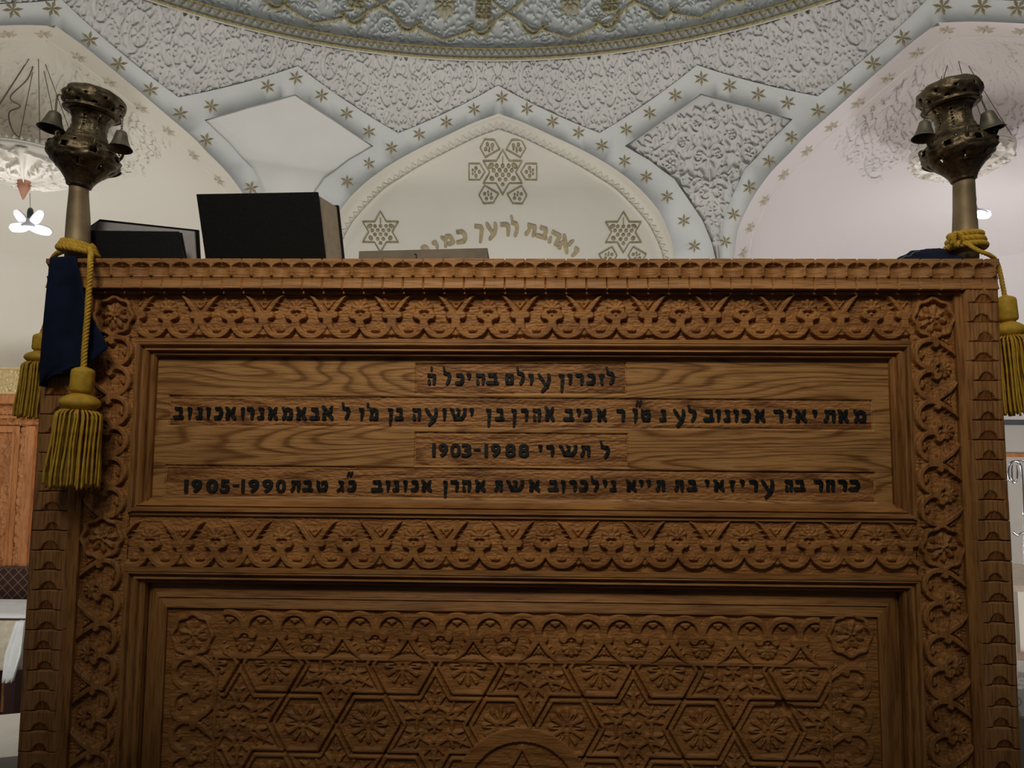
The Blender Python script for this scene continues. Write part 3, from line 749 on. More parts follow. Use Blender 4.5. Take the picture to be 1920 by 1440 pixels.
sm2 = star_mesh('star_small'); sm2.materials.clear(); sm2.materials.append(M_star_p)
def bvh(o):
    me = o.data; V = np.empty(len(me.vertices)*3, np.float32); me.vertices.foreach_get('co', V); return BVHTree.FromPolygons([tuple(v) for v in V.reshape(-1, 3)], [tuple(p.vertices) for p in me.polygons])
def put_stars(o, me, pts, size):
    T = bvh(o)
    for px, py in pts:
        d = ray(px, py).normalized(); loc, nor, _, _ = T.ray_cast(EYE, d)
        if loc is None: continue
        if nor.dot(d) > 0: nor = -nor
        up = Vector((0,0,1)); x = up.cross(nor).normalized(); y = nor.cross(x)
        s = bpy.data.objects.new('star', me); COL.objects.link(s); s.parent = o
        s.matrix_world = Matrix.Translation(loc+nor*0.002) @ Matrix((x, y, nor)).transposed().to_4x4() @ Matrix.Rotation(random.uniform(-.1, .1), 4, 'Z') @ Matrix.Scale(size, 4)
band_px = [(24,18),(98,16),(168,74),(223,120),(282,168),(338,213),(396,199),(502,162),(555,146),(603,179),(387,263),(471,353),(650,213),(692,247),(734,277),(786,252),(837,229),(889,205),(941,183),(988,204),(1036,228),(1085,249),(1129,273),(1174,243),(1218,212),(1266,179),(691,307),(651,341),(1171,302),(1212,332),(1251,369),(1282,414),(1302,462),(1315,147),(1368,161),(1422,177),(1477,193),(1534,208),(1584,167),(1637,119),(1692,71),(1767,12),(1840,12),(1908,15),(1485,257),(1442,302),(1405,351),(1376,402),(1360,453)]
put_stars(band, sm, band_px, 0.047)
put_stars(soL, sm2, [(13,63),(83,63),(149,107),(207,154),(266,202),(317,245),(364,291),(412,338)], 0.05)
put_stars(soR, sm2, [(1773,55),(1847,54),(1917,58),(1718,99),(1663,147),(1608,193),(1558,237),(1512,283),(1468,328),(1432,376),(1405,427),(1392,475)], 0.05)
# ================================================================== THE CARVED WOODEN DESK FRONT
PA = YAW - math.radians(1.6)
d0 = ray(960, 842); P0 = EYE + d0*(1.16/d0.y)
UX = Vector((math.cos(PA), math.sin(PA), 0)); NX = Vector((math.sin(PA), -math.cos(PA), 0))   # right, towards the viewer
def W(px, py, w=0.0):
    o = P0+NX*w; d = ray(px, py); t = (o-EYE).dot(NX)/d.dot(NX); p = EYE+d*t
    return ((p-o).dot(UX), p.z)
def Wx(px, py): return W(px, py)[0]
def Wz(px, py): return W(px, py)[1]
desk = empty('carved_desk', (P0.x, P0.y, 0), PA)
tag(desk, 'tall oak reading desk front with carved scroll borders and black Hebrew inscription', 'desk')
def local(u, z, w=0.0): return Vector((u, -w, z))
def panel_hf(name, cv, m, base=0.0, mask=None, wall=None):
    """height field facing the viewer; H is measured from `base` (metres towards the viewer); skirt to `wall`"""
    V = np.stack([cv.U, -(base+cv.H), cv.V], -1)
    if wall is not None:
        V = np.pad(V, ((1, 1), (1, 1), (0, 0)), mode='edge'); V[0, :, 1] = V[-1, :, 1] = -wall; V[:, 0, 1] = V[:, -1, 1] = -wall
    f = grid_faces(V.shape[0], V.shape[1])
    o = np_mesh(name, V.reshape(-1, 3), f, m, desk, smooth=False); 
    return o
uOL, uOR = W(59,960,0.012)[0], W(1894,960,0.012)[0]
uIL, uIR = W(131,960,0.010)[0], W(1828,960,0.010)[0]
uCL, uCR = Wx(237,960), Wx(1722,960)
uML, uMR = Wx(279,800), Wx(1681,800)
zT = W(960,485,0.015)[1]; zE2 = W(960,518,0.014)[1]; zE = W(960,541,0.012)[1]; zB0 = Wz(960,551); zB1 = Wz(960,636); zM0 = Wz(960,643); zM1 = Wz(960,668)
zS0 = Wz(960,941); zS1 = Wz(960,967); zC0 = Wz(960,973); zC1 = Wz(960,1071); zN0 = Wz(960,1080); zN1 = Wz(960,1104); zL0 = Wz(960,1152); zL1 = Wz(960,1246)
zFL = 0.02
RESW = 0.00115
PX = 1.16/1400*1.012      # metres per photo pixel on the desk
def put(cv, prims, o, ex, ey, s, base_h):
    for p in prims:
        a, b, r0, r1, h, kind = p
        A = (o[0]+s*(a[0]*ex[0]+a[1]*ey[0]), o[1]+s*(a[0]*ex[1]+a[1]*ey[1])); B = (o[0]+s*(b[0]*ex[0]+b[1]*ey[0]), o[1]+s*(b[0]*ex[1]+b[1]*ey[1]))
        cv.cap(A, B, r0*s, r1*s, h*base_h, kind, edge=0.0016)
def arcpts(c, r, a0, a1, n=12, ry=None):
    return [(c[0]+r*math.cos(D(a0+(a1-a0)*k/n)), c[1]+(ry or r)*math.sin(D(a0+(a1-a0)*k/n))) for k in range(n+1)]
def stroke(P, r, h=1.0, kind='flat'):
    rr = r if isinstance(r, list) else [r]*len(P)
    return [(P[i], P[i+1], rr[i], rr[i+1], h, kind) for i in range(len(P)-1)]
def dot(c, r, h=1.0, kind='round'): return [(c, c, r, r, h, kind)]
def tile(v=0):
    """one 120-unit repeat: U scrolls below (negative y), ogee ribs above, flower in the middle at x=0"""
    T = []
    for s in (-1, 1):
        T += stroke([(s*4, 2)]+arcpts((s*30, -4), 27.5, 170 if s > 0 else 10, 372 if s > 0 else -192, 16)[0:], 6.4)
        T += dot((s*14, 8), 8.4, 1.0, 'flat') + dot((s*48, 8), 7.6, 1.0, 'flat')
        T += stroke([(s*5, 1), (s*14, 8)], 6.0) + stroke([(s*57, 3), (s*48, 8)], 5.4)
        # ogee rib rising from the junction between two repeats towards this flower's shoulder
        P = [(s*60, 6), (s*52, 17), (s*43, 30), (s*33, 41), (s*22, 49)]
        T += stroke(P, [4.6, 6.2, 6.0, 4.4, 1.0])
        T += stroke([(s*46, 25), (s*35, 22)], [4.5, 0.8], 0.75) + stroke([(s*52, 17), (s*40, 13)], [4.6, 0.8], 0.75) + stroke([(s*38, 34), (s*29, 30)], [3.6, 0.8], 0.75)
        T += stroke([(s*24, -19), (s*34, -19)], [4.5, 4.5], 0.7, 'round') + dot((s*29, -16), 4.6, 0.75)
        T += stroke([(s*62-s*2, -22), (s*54, -28)], [3.2, 2.6], 0.7, 'round')
        T += stroke([(s*60, 24), (s*50, 36)], [2.6, 1.8], 0.55, 'round') + dot((s*57, 33), 3.4, 0.5)
    T += dot((60, -27), 4.0, 0.75) + dot((-60, -27), 4.0, 0.75) + dot((60, -20), 3, .6) + dot((-60, -20), 3, .6)
    # flower
    for a in (-18, 16, 52, 90, 128, 164, 198):
        T += stroke([(5*math.cos(D(a)), 21+5*math.sin(D(a))), (13.5*math.cos(D(a)), 21.5+14*math.sin(D(a)))], [2.4, 5.0], 0.72, 'round')
    T += dot((0, 21), 6.2, 0.95) + [((0, 21), (0, 21), 2.2, 2.2, 0.35, 'cut')]
    T += stroke([(-4, 9), (0, 12), (4, 9)], 3.0, 0.6, 'round')
    return T
def rosette(R_=38, rot=0.0):
    T = []
    n = 8
    for k in range(n*5+1):
        a = 2*PI*k/(n*5); r = R_*(0.90+0.055*math.cos(n*a/1.0+rot*8)); q = (r*math.cos(a+rot), r*math.sin(a+rot))
        if k: T.append((p, q, 4.6, 4.6, 1.0, 'flat'))
        p = q
    for k in range(8):
        a = rot+k*PI/4+PI/8; T += stroke([(11*math.cos(a), 11*math.sin(a)), (19*math.cos(a), 19*math.sin(a))], [5.5, 7.0], 0.62, 'round')
        T += stroke([(12*math.cos(a), 12*math.sin(a)), (26*math.cos(a), 26*math.sin(a))], [2.2, 1.2], 0.78, 'round')
    for k in range(5):
        a = rot+k*2*PI/5; T += stroke([(4*math.cos(a), 4*math.sin(a)), (9*math.cos(a), 9*math.sin(a))], [3.0, 4.6], 0.95, 'round')
    T += dot((0, 0), 3.6, 1.15)
    return T
def roughen(cv, amp, seed=1, sx=260, sy=900):
    """shallow gouge marks left on the ground between the carving"""
    rng = np.random.default_rng(seed); a = rng.normal(size=cv.H.shape)
    for ax_, k in ((0, 2), (1, 5)):
        b = a.copy()
        for j in range(1, k): b += np.roll(a, j, ax_)
        a = b/math.sqrt(k)
    cv.H += np.where(cv.H < 0.0012, a*amp, a*amp*0.25)
def band_h(name, u0, u1, z0, z1, n, off, flip, m, first=None, ros=()):
    cv = Canvas(u0, u1, z1, z0, RESW); hh = z0-z1; s = hh/84.0
    return cv
# ---- top border, middle border (U scrolls hang down)
tl = tile()
def hband(name, za, zb, pxs, py0, label):
    cv = Canvas(uCL+0.001, uCR-0.001, zb, za, RESW)
    for px in pxs: put(cv, tl, (Wx(px, py0), Wz(px, py0)), (1, 0), (0, 1), PX, 0.0086)
    roughen(cv, 0.0004, int(za*1000)); o = panel_hf(name, cv, M_carve_x, -0.0090); o['label'] = label; return o
f1 = [312+120.55*k for k in range(-1, 13)]
hband('carved_border', zB0-0.0, zB1, [Wx and p for p in f1], 599, 'upper carved border of flowers and linked scrolls')
f2 = [277+124.3*k for k in range(-1, 13)]
hband('carved_border', zC0, zC1, f2, 1029, 'middle carved border of flowers and linked scrolls')
# ---- side borders (U scrolls bulge towards the centre)
def vband(name, ua, ub, side, label):
    cv = Canvas(min(ua, ub), max(ua, ub), zFL, zB0, RESW)
    ex, ey = (0, 1), (-side, 0)      # along the border, and from the scrolls outwards
    uc = 0.5*(ua+ub) + side*(-0.002)
    ztop = Wz(960, 594); zmid = Wz(960, 1018)
    put(cv, rosette(39, 0.2), (uc, ztop), (1, 0), (0, 1), PX, 0.0090); put(cv, rosette(40, 0.5), (uc, zmid), (1, 0), (0, 1), PX, 0.0090)
    n = 3; gap = (ztop-zmid-76*PX); st = gap/n
    for k in range(n): put(cv, tl, (uc+side*6*PX, ztop-38*PX-st*(k+0.5)), ex, ey, PX*0.93*1.0 if 0 else st/121.0, 0.0086)
    for k in range(6): put(cv, tl, (uc+side*6*PX, zmid-38*PX-st*(k+0.5)), ex, ey, st/121.0, 0.0086)
    roughen(cv, 0.0004, 5+side); o = panel_hf(name, cv, M_carve_z, -0.0090); o['label'] = label
vband('carved_stile', uIL+0.010, uCL, 1, 'left upright carved border with rosettes'); vband('carved_stile', uCR, uIR-0.010, -1, 'right upright carved border with rosettes')
# ---- plain fillets between border and moulding
def bar(name, u0, u1, z0, z1, w0, w1, m, lab=None, bv=0.0012):
    bm = bmesh.new(); box(bm, u0, u1, -w1, -w0, z0, z1); bevel(bm, bv, 2); o = from_bm(name, bm, m, desk)
    if lab: o['label'] = lab
    return o
bar('fillet', uCL, uCR, zM0, zB1, -0.02, 0.0, M_wood_x); bar('fillet', uCL, uCR, zN0, zC1, -0.02, 0.0, M_wood_x)
bar('fillet', uIL-0.002, uIL+0.010, zFL, zE, -0.02, -0.001, M_wood_z); bar('fillet', uIR-0.010, uIR+0.002, zFL, zE, -0.02, -0.001, M_wood_z)
bar('fillet', uIL, uIR, zB0, zB0+0.0045, -0.02, -0.0005, M_wood_x, bv=0.001)
bar('backing_board', uOL+0.006, uOR-0.006, zFL, zT-0.004, -0.050, -0.033, M_wood_x)
# ---- moulded frames: profile swept round a rectangle with mitred corners
def frame(name, ul, ur, zt, zb, prof_t, m, widths=(1, 1, 1, 1), mats=None):
    """prof_t: list of (distance 0..1 inwards, w); widths: left, right, top, bottom band widths in metres"""
    wl, wr, wt, wbm = widths
    groups = {}
    c = []
    for d, w in prof_t:
        c.append([(ul+wl*d, zt-wt*d, w), (ur-wr*d, zt-wt*d, w), (ur-wr*d, zb+wbm*d, w), (ul+wl*d, zb+wbm*d, w)])
    for k in range(4):
        if k == 2 and wbm == 0: continue
        key = {0: 'x', 1: 'z', 2: 'x2', 3: 'z2'}[k]; bm = groups.setdefault(key, bmesh.new())
        for a, b in zip(c, c[1:]):
            q = [a[k], a[(k+1) % 4], b[(k+1) % 4], b[k]]
            if k == 3: pass
            vs = [bm.verts.new(local(u, z, w)) for u, z, w in q]; bm.faces.new(vs)
    for g, bm in groups.items():
        bmesh.ops.remove_doubles(bm, verts=bm.verts, dist=1e-5)
        for f in bm.faces:
            f.normal_update()
            if f.normal.y > 0: f.normal_flip()
        me = bpy.data.meshes.new(name); bm.to_mesh(me); bm.free(); link(name, me, m[g[0]], desk)
MW = {'x': M_wood_x, 'z': M_wood_z}
reed = [(0, -0.004), (0.04, -0.0005), (0.16, 0.0), (0.24, -0.0015), (0.30, -0.0075), (0.42, -0.0085), (0.50, -0.0035), (0.60, -0.003), (0.68, -0.006), (0.72, -0.0115), (0.80, -0.0105), (0.92, -0.0105), (1.0, -0.014), (1.0, -0.026)]
frame('inner_moulding', uCL, uCR, zM0, zS1, reed, MW, (uML-uCL, uCR-uMR, zM0-zM1, 0.0))
sill = [(0, -0.004), (0.08, 0.0), (0.3, 0.0), (0.36, -0.004), (0.44, -0.004), (0.5, -0.0015), (0.85, -0.014), (1.0, -0.016), (1.0, -0.026)]
bm = bmesh.new()
for a, b in zip(sill, sill[1:]):
    f = lambda d: zS1+(zS0-zS1)*d
    g = lambda d, L: (uCL+(uML-uCL)*d) if L else (uCR-(uCR-uMR)*d)
    vs = [bm.verts.new(local(u, z, w)) for u, z, w in ((g(a[0], 1), f(a[0]), a[1]), (g(a[0], 0), f(a[0]), a[1]), (g(b[0], 0), f(b[0]), b[1]), (g(b[0], 1), f(b[0]), b[1]))]; bm.faces.new(vs)
from_bm('sill_moulding', bm, M_wood_x, desk)
bar('fillet', uCL, uCR, zC0, zS1, -0.02, -0.0045, M_wood_x, bv=0.0006)
# ---- inscription board with chiselled fields and painted letters
cb = Canvas(uML-0.004, uMR+0.004, zS0-0.004, zM1+0.004, 0.0013)
WB = -0.021
def field(px0, px1, py0, py1, o0=0, o1=0): return [W(px0, py0, WB), W(px1, py1, WB)]
fields = [((780,682),(1173,681),(1174,738),(780,738)), ((318,742),(1634,751),(1637,806),(316,797)), ((779,811),(1176,814),(1178,876),(778,873)), ((311,872),(1640,887),(1642,942),(308,930))]
fmask = np.zeros_like(cb.H, bool)
for q in fields:
    P = [W(a, b, WB) for a, b in q]; mk_ = inside(np.stack([cb.U, cb.V], -1), P); fmask |= mk_
    e = 0.0016
cb.H[fmask] -= 0.0022
for q in fields:
    P = [W(a, b, WB) for a, b in q]
    for i in range(4): cb.cap(P[i], P[(i+1) % 4], 0.0016, 0.0016, 0.0022, 'cut')
for y in (789, 881):      # joints between the boards
    a, b = W(282, y-2, WB), W(1680, y+6, WB); cb.cap(a, b, 0.0012, 0.0012, 0.0016, 'cut')
rng = np.random.default_rng(4)
nz_ = rng.normal(size=cb.H.shape); nz_ = (nz_+np.roll(nz_, 1, 1)+np.roll(nz_, 2, 1)+np.roll(nz_, 3, 1)+np.roll(nz_, 4, 1))/5
cb.H += np.where(fmask, nz_*0.0007, nz_*0.00008)
V = np.stack([cb.U, -(WB+cb.H), cb.V], -1)
ib = np_mesh('inscription_board', V.reshape(-1, 3), grid_faces(cb.nv, cb.nu), M_board, desk, smooth=False)
ib.data.materials.append(M_board_t)
fm4 = fmask[:-1, :-1] & fmask[1:, 1:]
ib.data.polygons.foreach_set('material_index', fm4.astype(np.int32).ravel())
def line(name, letters, ya, yb, slope_y, label):
    """letters: (char, x0, x1[, top extra, bottom extra]); ya/yb tops and bottoms at x=300, slope per px"""
    bm = bmesh.new()
    for L in letters:
        ch, x0, x1 = L[:3]; te = L[3] if len(L) > 3 else 0; be = L[4] if len(L) > 4 else 0
        y0, y1 = ya+slope_y*(x0-300)-te, yb+slope_y*(x0-300)+be
        a = W(x0, y1, WB); b = W(x1, y0, WB)
        put_letter(bm, ch, a[0], a[1], b[0], b[1], 3.75*PX, 0.0032, lambda x, y, h: local(x, y, WB-0.0024+h))
    o = from_bm(name, bm, M_ink, ib); o['label'] = label
T_ = (('ל',1134,1155,12,0),('ז',1122,1135),('כ',1099,1118),('ר',1077,1096),('ו',1062,1075),('ן',1045,1061,0,14),('ע',1006,1035,0,14),('ו',988,1003),('ל',966,986,12,0),('ם',945,965),('ב',911,936),('ה',890,911),('י',873,885,0,-10),('כ',852,872),('ל',828,848,12,0),('ה',799,819),('ˈ',806,812,12,-26))
line('inscription_line', T_, 698, 722.5, 0.0, 'first painted line of Hebrew, short and centred')
T_ = (('ב',324,345),('ו',349,361),('נ',366,381),('ו',384,396),('כ',400,419),('א',420,444),('ו',452,458),('ר',460,478),('נ',481,497),('א',500,522),('מ',526,551),('א',553,576),('ב',580,600),('א',601,627,3,0),('ל',638,659,9,-2),
      ('ו',670,685),('מ',690,711),('·',686,693,8,-22),('ן',724,739,0,10),('ב',740,757),('ה',771,791),('ע',794,823,0,10),('ו',828,838),('ש',841,877),('י',878,890,0,-9),('ן',909,923,0,13),('ב',928,946),('ן',956,971,0,13),('ר',975,992),('ה',997,1016),('א',1020,1041,3,0),
      ('ב',1056,1077),('י',1079,1091,0,-9),('כ',1093,1111),('א',1118,1139),('ר',1154,1174),('ו',1184,1198,2,3),('ט',1200,1222),('״',1189,1206,16,-27),('נ',1236,1251),('ע',1261,1287,0,10),('ל',1288,1308,8,0),
      ('ב',1319,1340),('ו',1341,1353),('נ',1357,1371),('ו',1374,1387),('כ',1389,1409),('א',1414,1436),('ר',1449,1471),('י',1474,1487,0,-8),('א',1490,1514),('י',1522,1534,0,-9),('ת',1544,1569),('א',1571,1592),('מ',1600,1626))
line('inscription_line', T_, 760.5, 787, 0.0045, 'second painted line of Hebrew, the longer upper one')
T_ = (('1',810,817),('9',822,840),('0',844,864),('3',865,884),('-',888,901,-9,-12),('1',908,915),('9',920,939),('8',947,967),('8',972,992),('י',1008,1018,0,-9),('ר',1022,1041),('ש',1046,1085),('ת',1087,1109),('ל',1123,1146,8,3))
line('inscription_line', T_, 829, 853.5, 0.0045, 'third painted line with years and a Hebrew month')
T_ = (('1',345,353),('9',358,379),('0',386,409),('5',412,431),('-',436,448,-9,-12),('1',452,459),('9',465,486),('9',491,512),('0',517,536),('ת',543,565),('ב',566,587),('ט',590,617),('ג',630,647),('כ',650,669),('״',647,664,16,-27),('ב',695,719),('ו',721,733),('נ',735,750),('ו',754,765),('כ',769,786),('א',788,811),
      ('ן',829,840,0,12),('ר',842,862),('ה',864,885),('א',889,912),('ת',926,944),('ש',947,985),('א',990,1014),('ב',1027,1048),('ו',1050,1062,0,3),('ר',1066,1083),('כ',1085,1104),('ל',1106,1125,7,0),('י',1129,1140,0,-8),('נ',1143,1157),('א',1173,1195),('י',1197,1208,0,-9),('י',1211,1222,0,-9),('ת',1229,1249),
      ('ת',1264,1284),('ב',1288,1308),('י',1320,1332,0,-9),('א',1337,1360),('ז',1367,1380),('י',1386,1398,0,-9),('ר',1403,1423),('ע',1426,1454,0,14),('ה',1471,1488),('ב',1489,1511),('ר',1525,1545),('ח',1548,1567),('ר',1570,1590),('כ',1591,1614))
line('inscription_line', T_, 899, 923.5, -0.0012, 'fourth painted line of Hebrew beginning with years at the left')

# ---- lower moulding and sunk lower panel
LF = {'x': M_wood_x, 'z': M_wood_z}
uLl, uLr = Wx(258,1200), Wx(1702,1150)
frame('inner_moulding', uCL, uCR, zN0, zFL, [(d, w-0.001) for d, w in reed], LF, (uLl-uCL, uCR-uLr, zN0-zN1, 0.0))
uPl, uPr = Wx(300,1200), Wx(1657,1200)
frame('panel_bevel', uLl, uLr, zN1, zFL, [(0, -0.030), (0.30, -0.0255), (0.32, -0.0235), (0.50, -0.0215), (0.52, -0.018), (0.58, -0.0172), (0.62, -0.0195), (0.94, -0.0165), (1.0, -0.0165), (1.0, -0.0265)], LF, (uPl-uLl, uLr-uPr, zN1-zL0, 0.0))
zLB = Wz(960,1442)-0.10
cp = Canvas(uPl-0.002, uPr+0.002, zLB, zL0+0.002, 0.00115)
for k in range(-1, 11):
    put(cp, tl, (Wx(450+124.5*k, 1197), Wz(960, 1194)), (1, 0), (0, -1), PX*1.02, 0.0070)
for px in (350, 1604):
    w = cp.win(Wx(px-55, 1195), Wx(px+55, 1195), Wz(960, 1246), zL0); cp.H[w] = 0
    put(cp, rosette(40, 0.1), (Wx(px, 1195), Wz(px, 1196)), (1, 0), (0, 1), PX, 0.006)
for side, px in ((1, 340), (-1, 1612)):
    for k in range(3): put(cp, tl, (Wx(px, 1300)+side*5*PX, Wz(960, 1310+k*124)), (0, 1), (side*1.0, 0), PX, 0.0055)
# star lattice field
sx0, sx1 = Wx(394,1300), Wx(1566,1300); sz0 = zL1-0.001
cp_main = cp; cp = Canvas(uPl-0.002, uPr+0.002, zLB, zL0+0.002, 0.00115)
lat = 120.6; O_ = (437, 1362)
def LP(x, y): return (Wx(O_[0], O_[1])+(x)*PX, Wz(O_[0], O_[1])-(y)*PX)
hc = lat*math.sqrt(3)/2
segs = []
for r_ in range(-2, 4):
    for c_ in range(-3, 12):
        x = (c_+0.5*(r_ % 2))*lat; y = r_*hc
        idx = (c_ if r_ % 2 == 0 else c_+0) 
        # stars sit on every third lattice point
        i3 = (2*x/lat)/1.0
        star_here = round(x/lat-1.5*r_) % 3 == 0
        cx_, cy_ = LP(x, y)
        inwin = sx0-0.07 < cx_ < sx1+0.07
        if not inwin: continue
        if star_here:
            for k in range(6):
                a = PI/6+k*PI/3
                for q in (-1, 1):
                    a2 = a+q*PI/6; v = (x+60*math.cos(a2), y+60*math.sin(a2)); tpx = (x+104*math.cos(a), y+104*math.sin(a))
                    segs.append((v, tpx))
            for k in range(6):
                a = PI/6+k*PI/3; ca, sa = math.cos(a), math.sin(a); F = lambda u, v: LP(x+u*ca-v*sa, y+u*sa+v*ca)
                for A_p, B_p, r0, r1 in (((30, 0), (44, 0), 7.5, 8), ((44, 0), (76, 0), 7, 1.5), ((36, 5), (50, 17), 5, 3), ((36, -5), (50, -17), 5, 3), ((58, 0), (60, 10), 4, 1.5), ((58, 0), (60, -10), 4, 1.5), ((33, 6), (28, 16), 4.5, 4), ((33, -6), (28, -16), 4.5, 4)):
                    cp.cap(F(*A_p), F(*B_p), r0*PX, r1*PX, 0.0042, 'flat', 0.0015)
                cp.cap(F(0, 0), F(13, 0), 4*PX, 3.0*PX, 0.0044, 'flat', 0.0012)
                cp.cap(F(34, 0), F(40, 0), 3.0*PX, 1.6*PX, 0.006, 'cut'); cp.cap(F(0, 0), F(16, 0), 1.5*PX, 0.8*PX, 0.001, 'cut')
        else:
            for k in range(6):
                a = k*PI/3; v0 = (x+60*math.cos(a), y+60*math.sin(a)); v1 = (x+60*math.cos(a+PI/3), y+60*math.sin(a+PI/3)); segs.append((v0, v1))
            for k in range(12):
                a = k*PI/6+PI/12*0; ca, sa = math.cos(a), math.sin(a); F = lambda u, v: LP(x+u*ca-v*sa, y+u*sa+v*ca)
                cp.cap(F(14, 0), F(30, 0), 4.5*PX, 5.2*PX, 0.0042, 'flat', 0.0015)
            cp.cap(LP(x, y), LP(x, y), 15*PX, 15*PX, 0.0040, 'flat', 0.0015)
            for k in range(6):
                a = k*PI/3; ca, sa = math.cos(a), math.sin(a); F = lambda u, v: LP(x+u*ca-v*sa, y+u*sa+v*ca)
                cp.cap(F(13, 0), F(24, 0), 3.6*PX, 1.6*PX, 0.005, 'cut')
            cp.cap(LP(x, y), LP(x, y), 4*PX, 4*PX, 0.005, 'cut')
keepw = cp.win(sx0, sx1, zLB, sz0)
for a, b in segs:
    A = LP(*a); B = LP(*b)
    if min(A[0], B[0]) < sx0-0.03 or max(A[0], B[0]) > sx1+0.03: continue
    cp.cap(A, B, 9.5*PX, 9.5*PX, 0.0052, 'flat', 0.0015)
for a, b in segs:
    A = LP(*a); B = LP(*b); cp.cap(A, B, 3.0*PX, 3.0*PX, 0.0046, 'cut')
w = cp.win(sx0, sx1, zLB, sz0); cp_main.H[w] = cp.H[w]; cp = cp_main
# big ring low on the panel
rc = (Wx(978, 1512), Wz(978, 1512)); dd = np.hypot(cp.U-rc[0], cp.V-rc[1])/PX
cp.H = np.where(dd < 127, np.where(dd > 102, 0.0060, np.where(dd > 98, 0.001, 0.0)), cp.H)
for k in range(6):
    a = PI/2+k*PI/3; t1 = (rc[0]+93*PX*math.cos(a), rc[1]+93*PX*math.sin(a))
    for q in (-1, 1):
        v = (rc[0]+54*PX*math.cos(a+q*PI/6), rc[1]+54*PX*math.sin(a+q*PI/6)); cp.cap(t1, v, 5*PX, 5*PX, 0.005, 'flat', 0.0015)
# frame strips round the lattice, a peg hole and a knot hole
cp.path([(sx0, zLB), (sx0, sz0), (sx1, sz0), (sx1, zLB)], 0.0035, 0.0052, 'flat')
cp.cap((sx0-0.004, zL1+0.001), (sx1+0.004, zL1+0.001), 0.0045, 0.0045, 0.0050, 'flat')
h = W(400, 1263); cp.cap(h, h, 0.0030, 0.003, 0.02, 'cut')
k = W(1476, 1336); cp.cap((k[0]-0.006, k[1]+0.003), (k[0]+0.008, k[1]-0.002), 0.007, 0.010, 0.024, 'cut')
roughen(cp, 0.00025, 9)
panel_hf('lower_carved_panel', cp, M_carve_x, -0.0225)['label'] = 'sunk lower panel with star lattice and scroll border'
bar('lower_panel_board', uLl, uLr, zFL, zLB+0.003, -0.032, -0.020, M_wood_x)

# ---- notched edging: two stepped rows along the top, one column of scooped blocks down each side
PER = Wx(1000,510)-Wx(962,510)
ce = Canvas(uOL, uOR, zE, zT, 0.0010)
U, Vv = ce.U, ce.V
ph = ((U-Wx(683,500))/PER); fx = (ph-np.round(ph))*PER          # distance to the nearest cut
zr = zE2
row1 = Vv > zr
H = np.where(row1, 0.0155, 0.0125)
ztop_s = Wz(960,497); rad = 0.47*PER
dz = (Vv-(ztop_s-rad*0.62))/(rad*0.62); arch_in = (np.abs(fx) < rad) & ((Vv < ztop_s-rad*0.62) | ((fx/rad)**2+dz**2 < 1))
depth = 0.0075*np.clip(1-(np.abs(fx)/rad)**2, 0, 1)*np.clip((ztop_s-Vv)/0.006, 0, 1)
H = np.where(row1 & arch_in, H-0.0012-depth, H)
t2 = np.clip((zr-Vv)/(zr-zE), 0, 1); H = np.where(~row1, 0.0128-0.0042*np.sin(PI*np.clip(t2*1.15, 0, 1))**0.6*(1-t2*0.6), H)
cut = np.abs(fx) < 0.00115; cutz = (~row1) | (Vv > ztop_s-0.003)
H = np.where(cut & cutz, H-0.010, H)
H += 0.0007*np.sin(np.round(ph)*12.9898)
ce.H = H; panel_hf('notched_top_rail', ce, M_edge, 0.0, wall=-0.02)['label'] = 'top rail with a row of scalloped notches'
for side, (ua, ub) in ((-1, (uOL, uIL-0.001)), (1, (uIR+0.001, uOR))):
    cs = Canvas(ua, ub, zFL, zE+0.0005, 0.0010); U, Vv = cs.U, cs.V; PV = Wz(1860,1000)-Wz(1860,1037.9)
    base = Wz(1860, 571) ; ph = (Vv-base)/PV; iz = np.floor(ph); fz = (ph-iz)*PV      # height above the cut line
    rngs = np.sin(iz*78.233+side)*0.5
    uc = ua+(ub-ua)*(0.56 if side < 0 else 0.50)+rngs*0.004
    r = 0.0125*(1+0.15*np.sin(iz*3.3)); fx = U-uc
    hb = 0.0145+0.0012*np.sin(iz*2.3); inb = (fz < hb) & ((np.abs(fx)/r)**1.7+(fz/hb)**2 < 1)
    H = 0.0115+0.0012*np.sin(iz*12.9)
    H = H-np.where(inb, 0.0022+0.0060*(1-fz/0.0125), 0)
    flare = (fz < 0.003*np.exp(-((np.abs(fx)-r)/0.008))) & (np.abs(fx) > r)
    H = H-np.where(flare, 0.003, 0)
    H = np.where((fz < 0.0012) & (np.abs(U-(ua*0.5+ub*0.5)) < (ub-ua)*(0.42+0.08*np.sin(iz*5.1))), H-0.009, H)
    H = H-0.0022*np.clip(1-np.abs(U-(ua if side < 0 else ub))/0.004, 0, 1)
    H += 0.0004*np.sin(U*900+iz*5)
    cs.H = H; panel_hf('notched_stile', cs, M_edge_z, 0.0, wall=-0.02)['label'] = ('left' if side < 0 else 'right')+' outer stile of scooped blocks'
# ---- desk body behind the front
for s, u in ((-1, uOL+0.002), (1, uOR-0.002)):
    bm = bmesh.new(); vs = box(bm, min(u, u-s*0.03), max(u, u-s*0.03), 0.02, 0.56, zFL, zT-0.025)
    for v in vs:
        if v.co.y > 0.3 and v.co.z > 1: v.co.z -= 0.098
    from_bm('side_board', bm, M_wood_z, desk)
bm = bmesh.new(); vs = box(bm, uOL, uOR, 0.0, 0.58, zT-0.024, zT-0.001); 
for v in vs:
    if v.co.y > 0.3: v.co.z -= 0.10
from_bm('sloping_top', bm, M_wood_x, desk)
bm = bmesh.new(); box(bm, uOL-0.01, uOR+0.01, -0.02, 0.58, 0.0, 0.04); from_bm('plinth', bm, M_wood_x, desk)
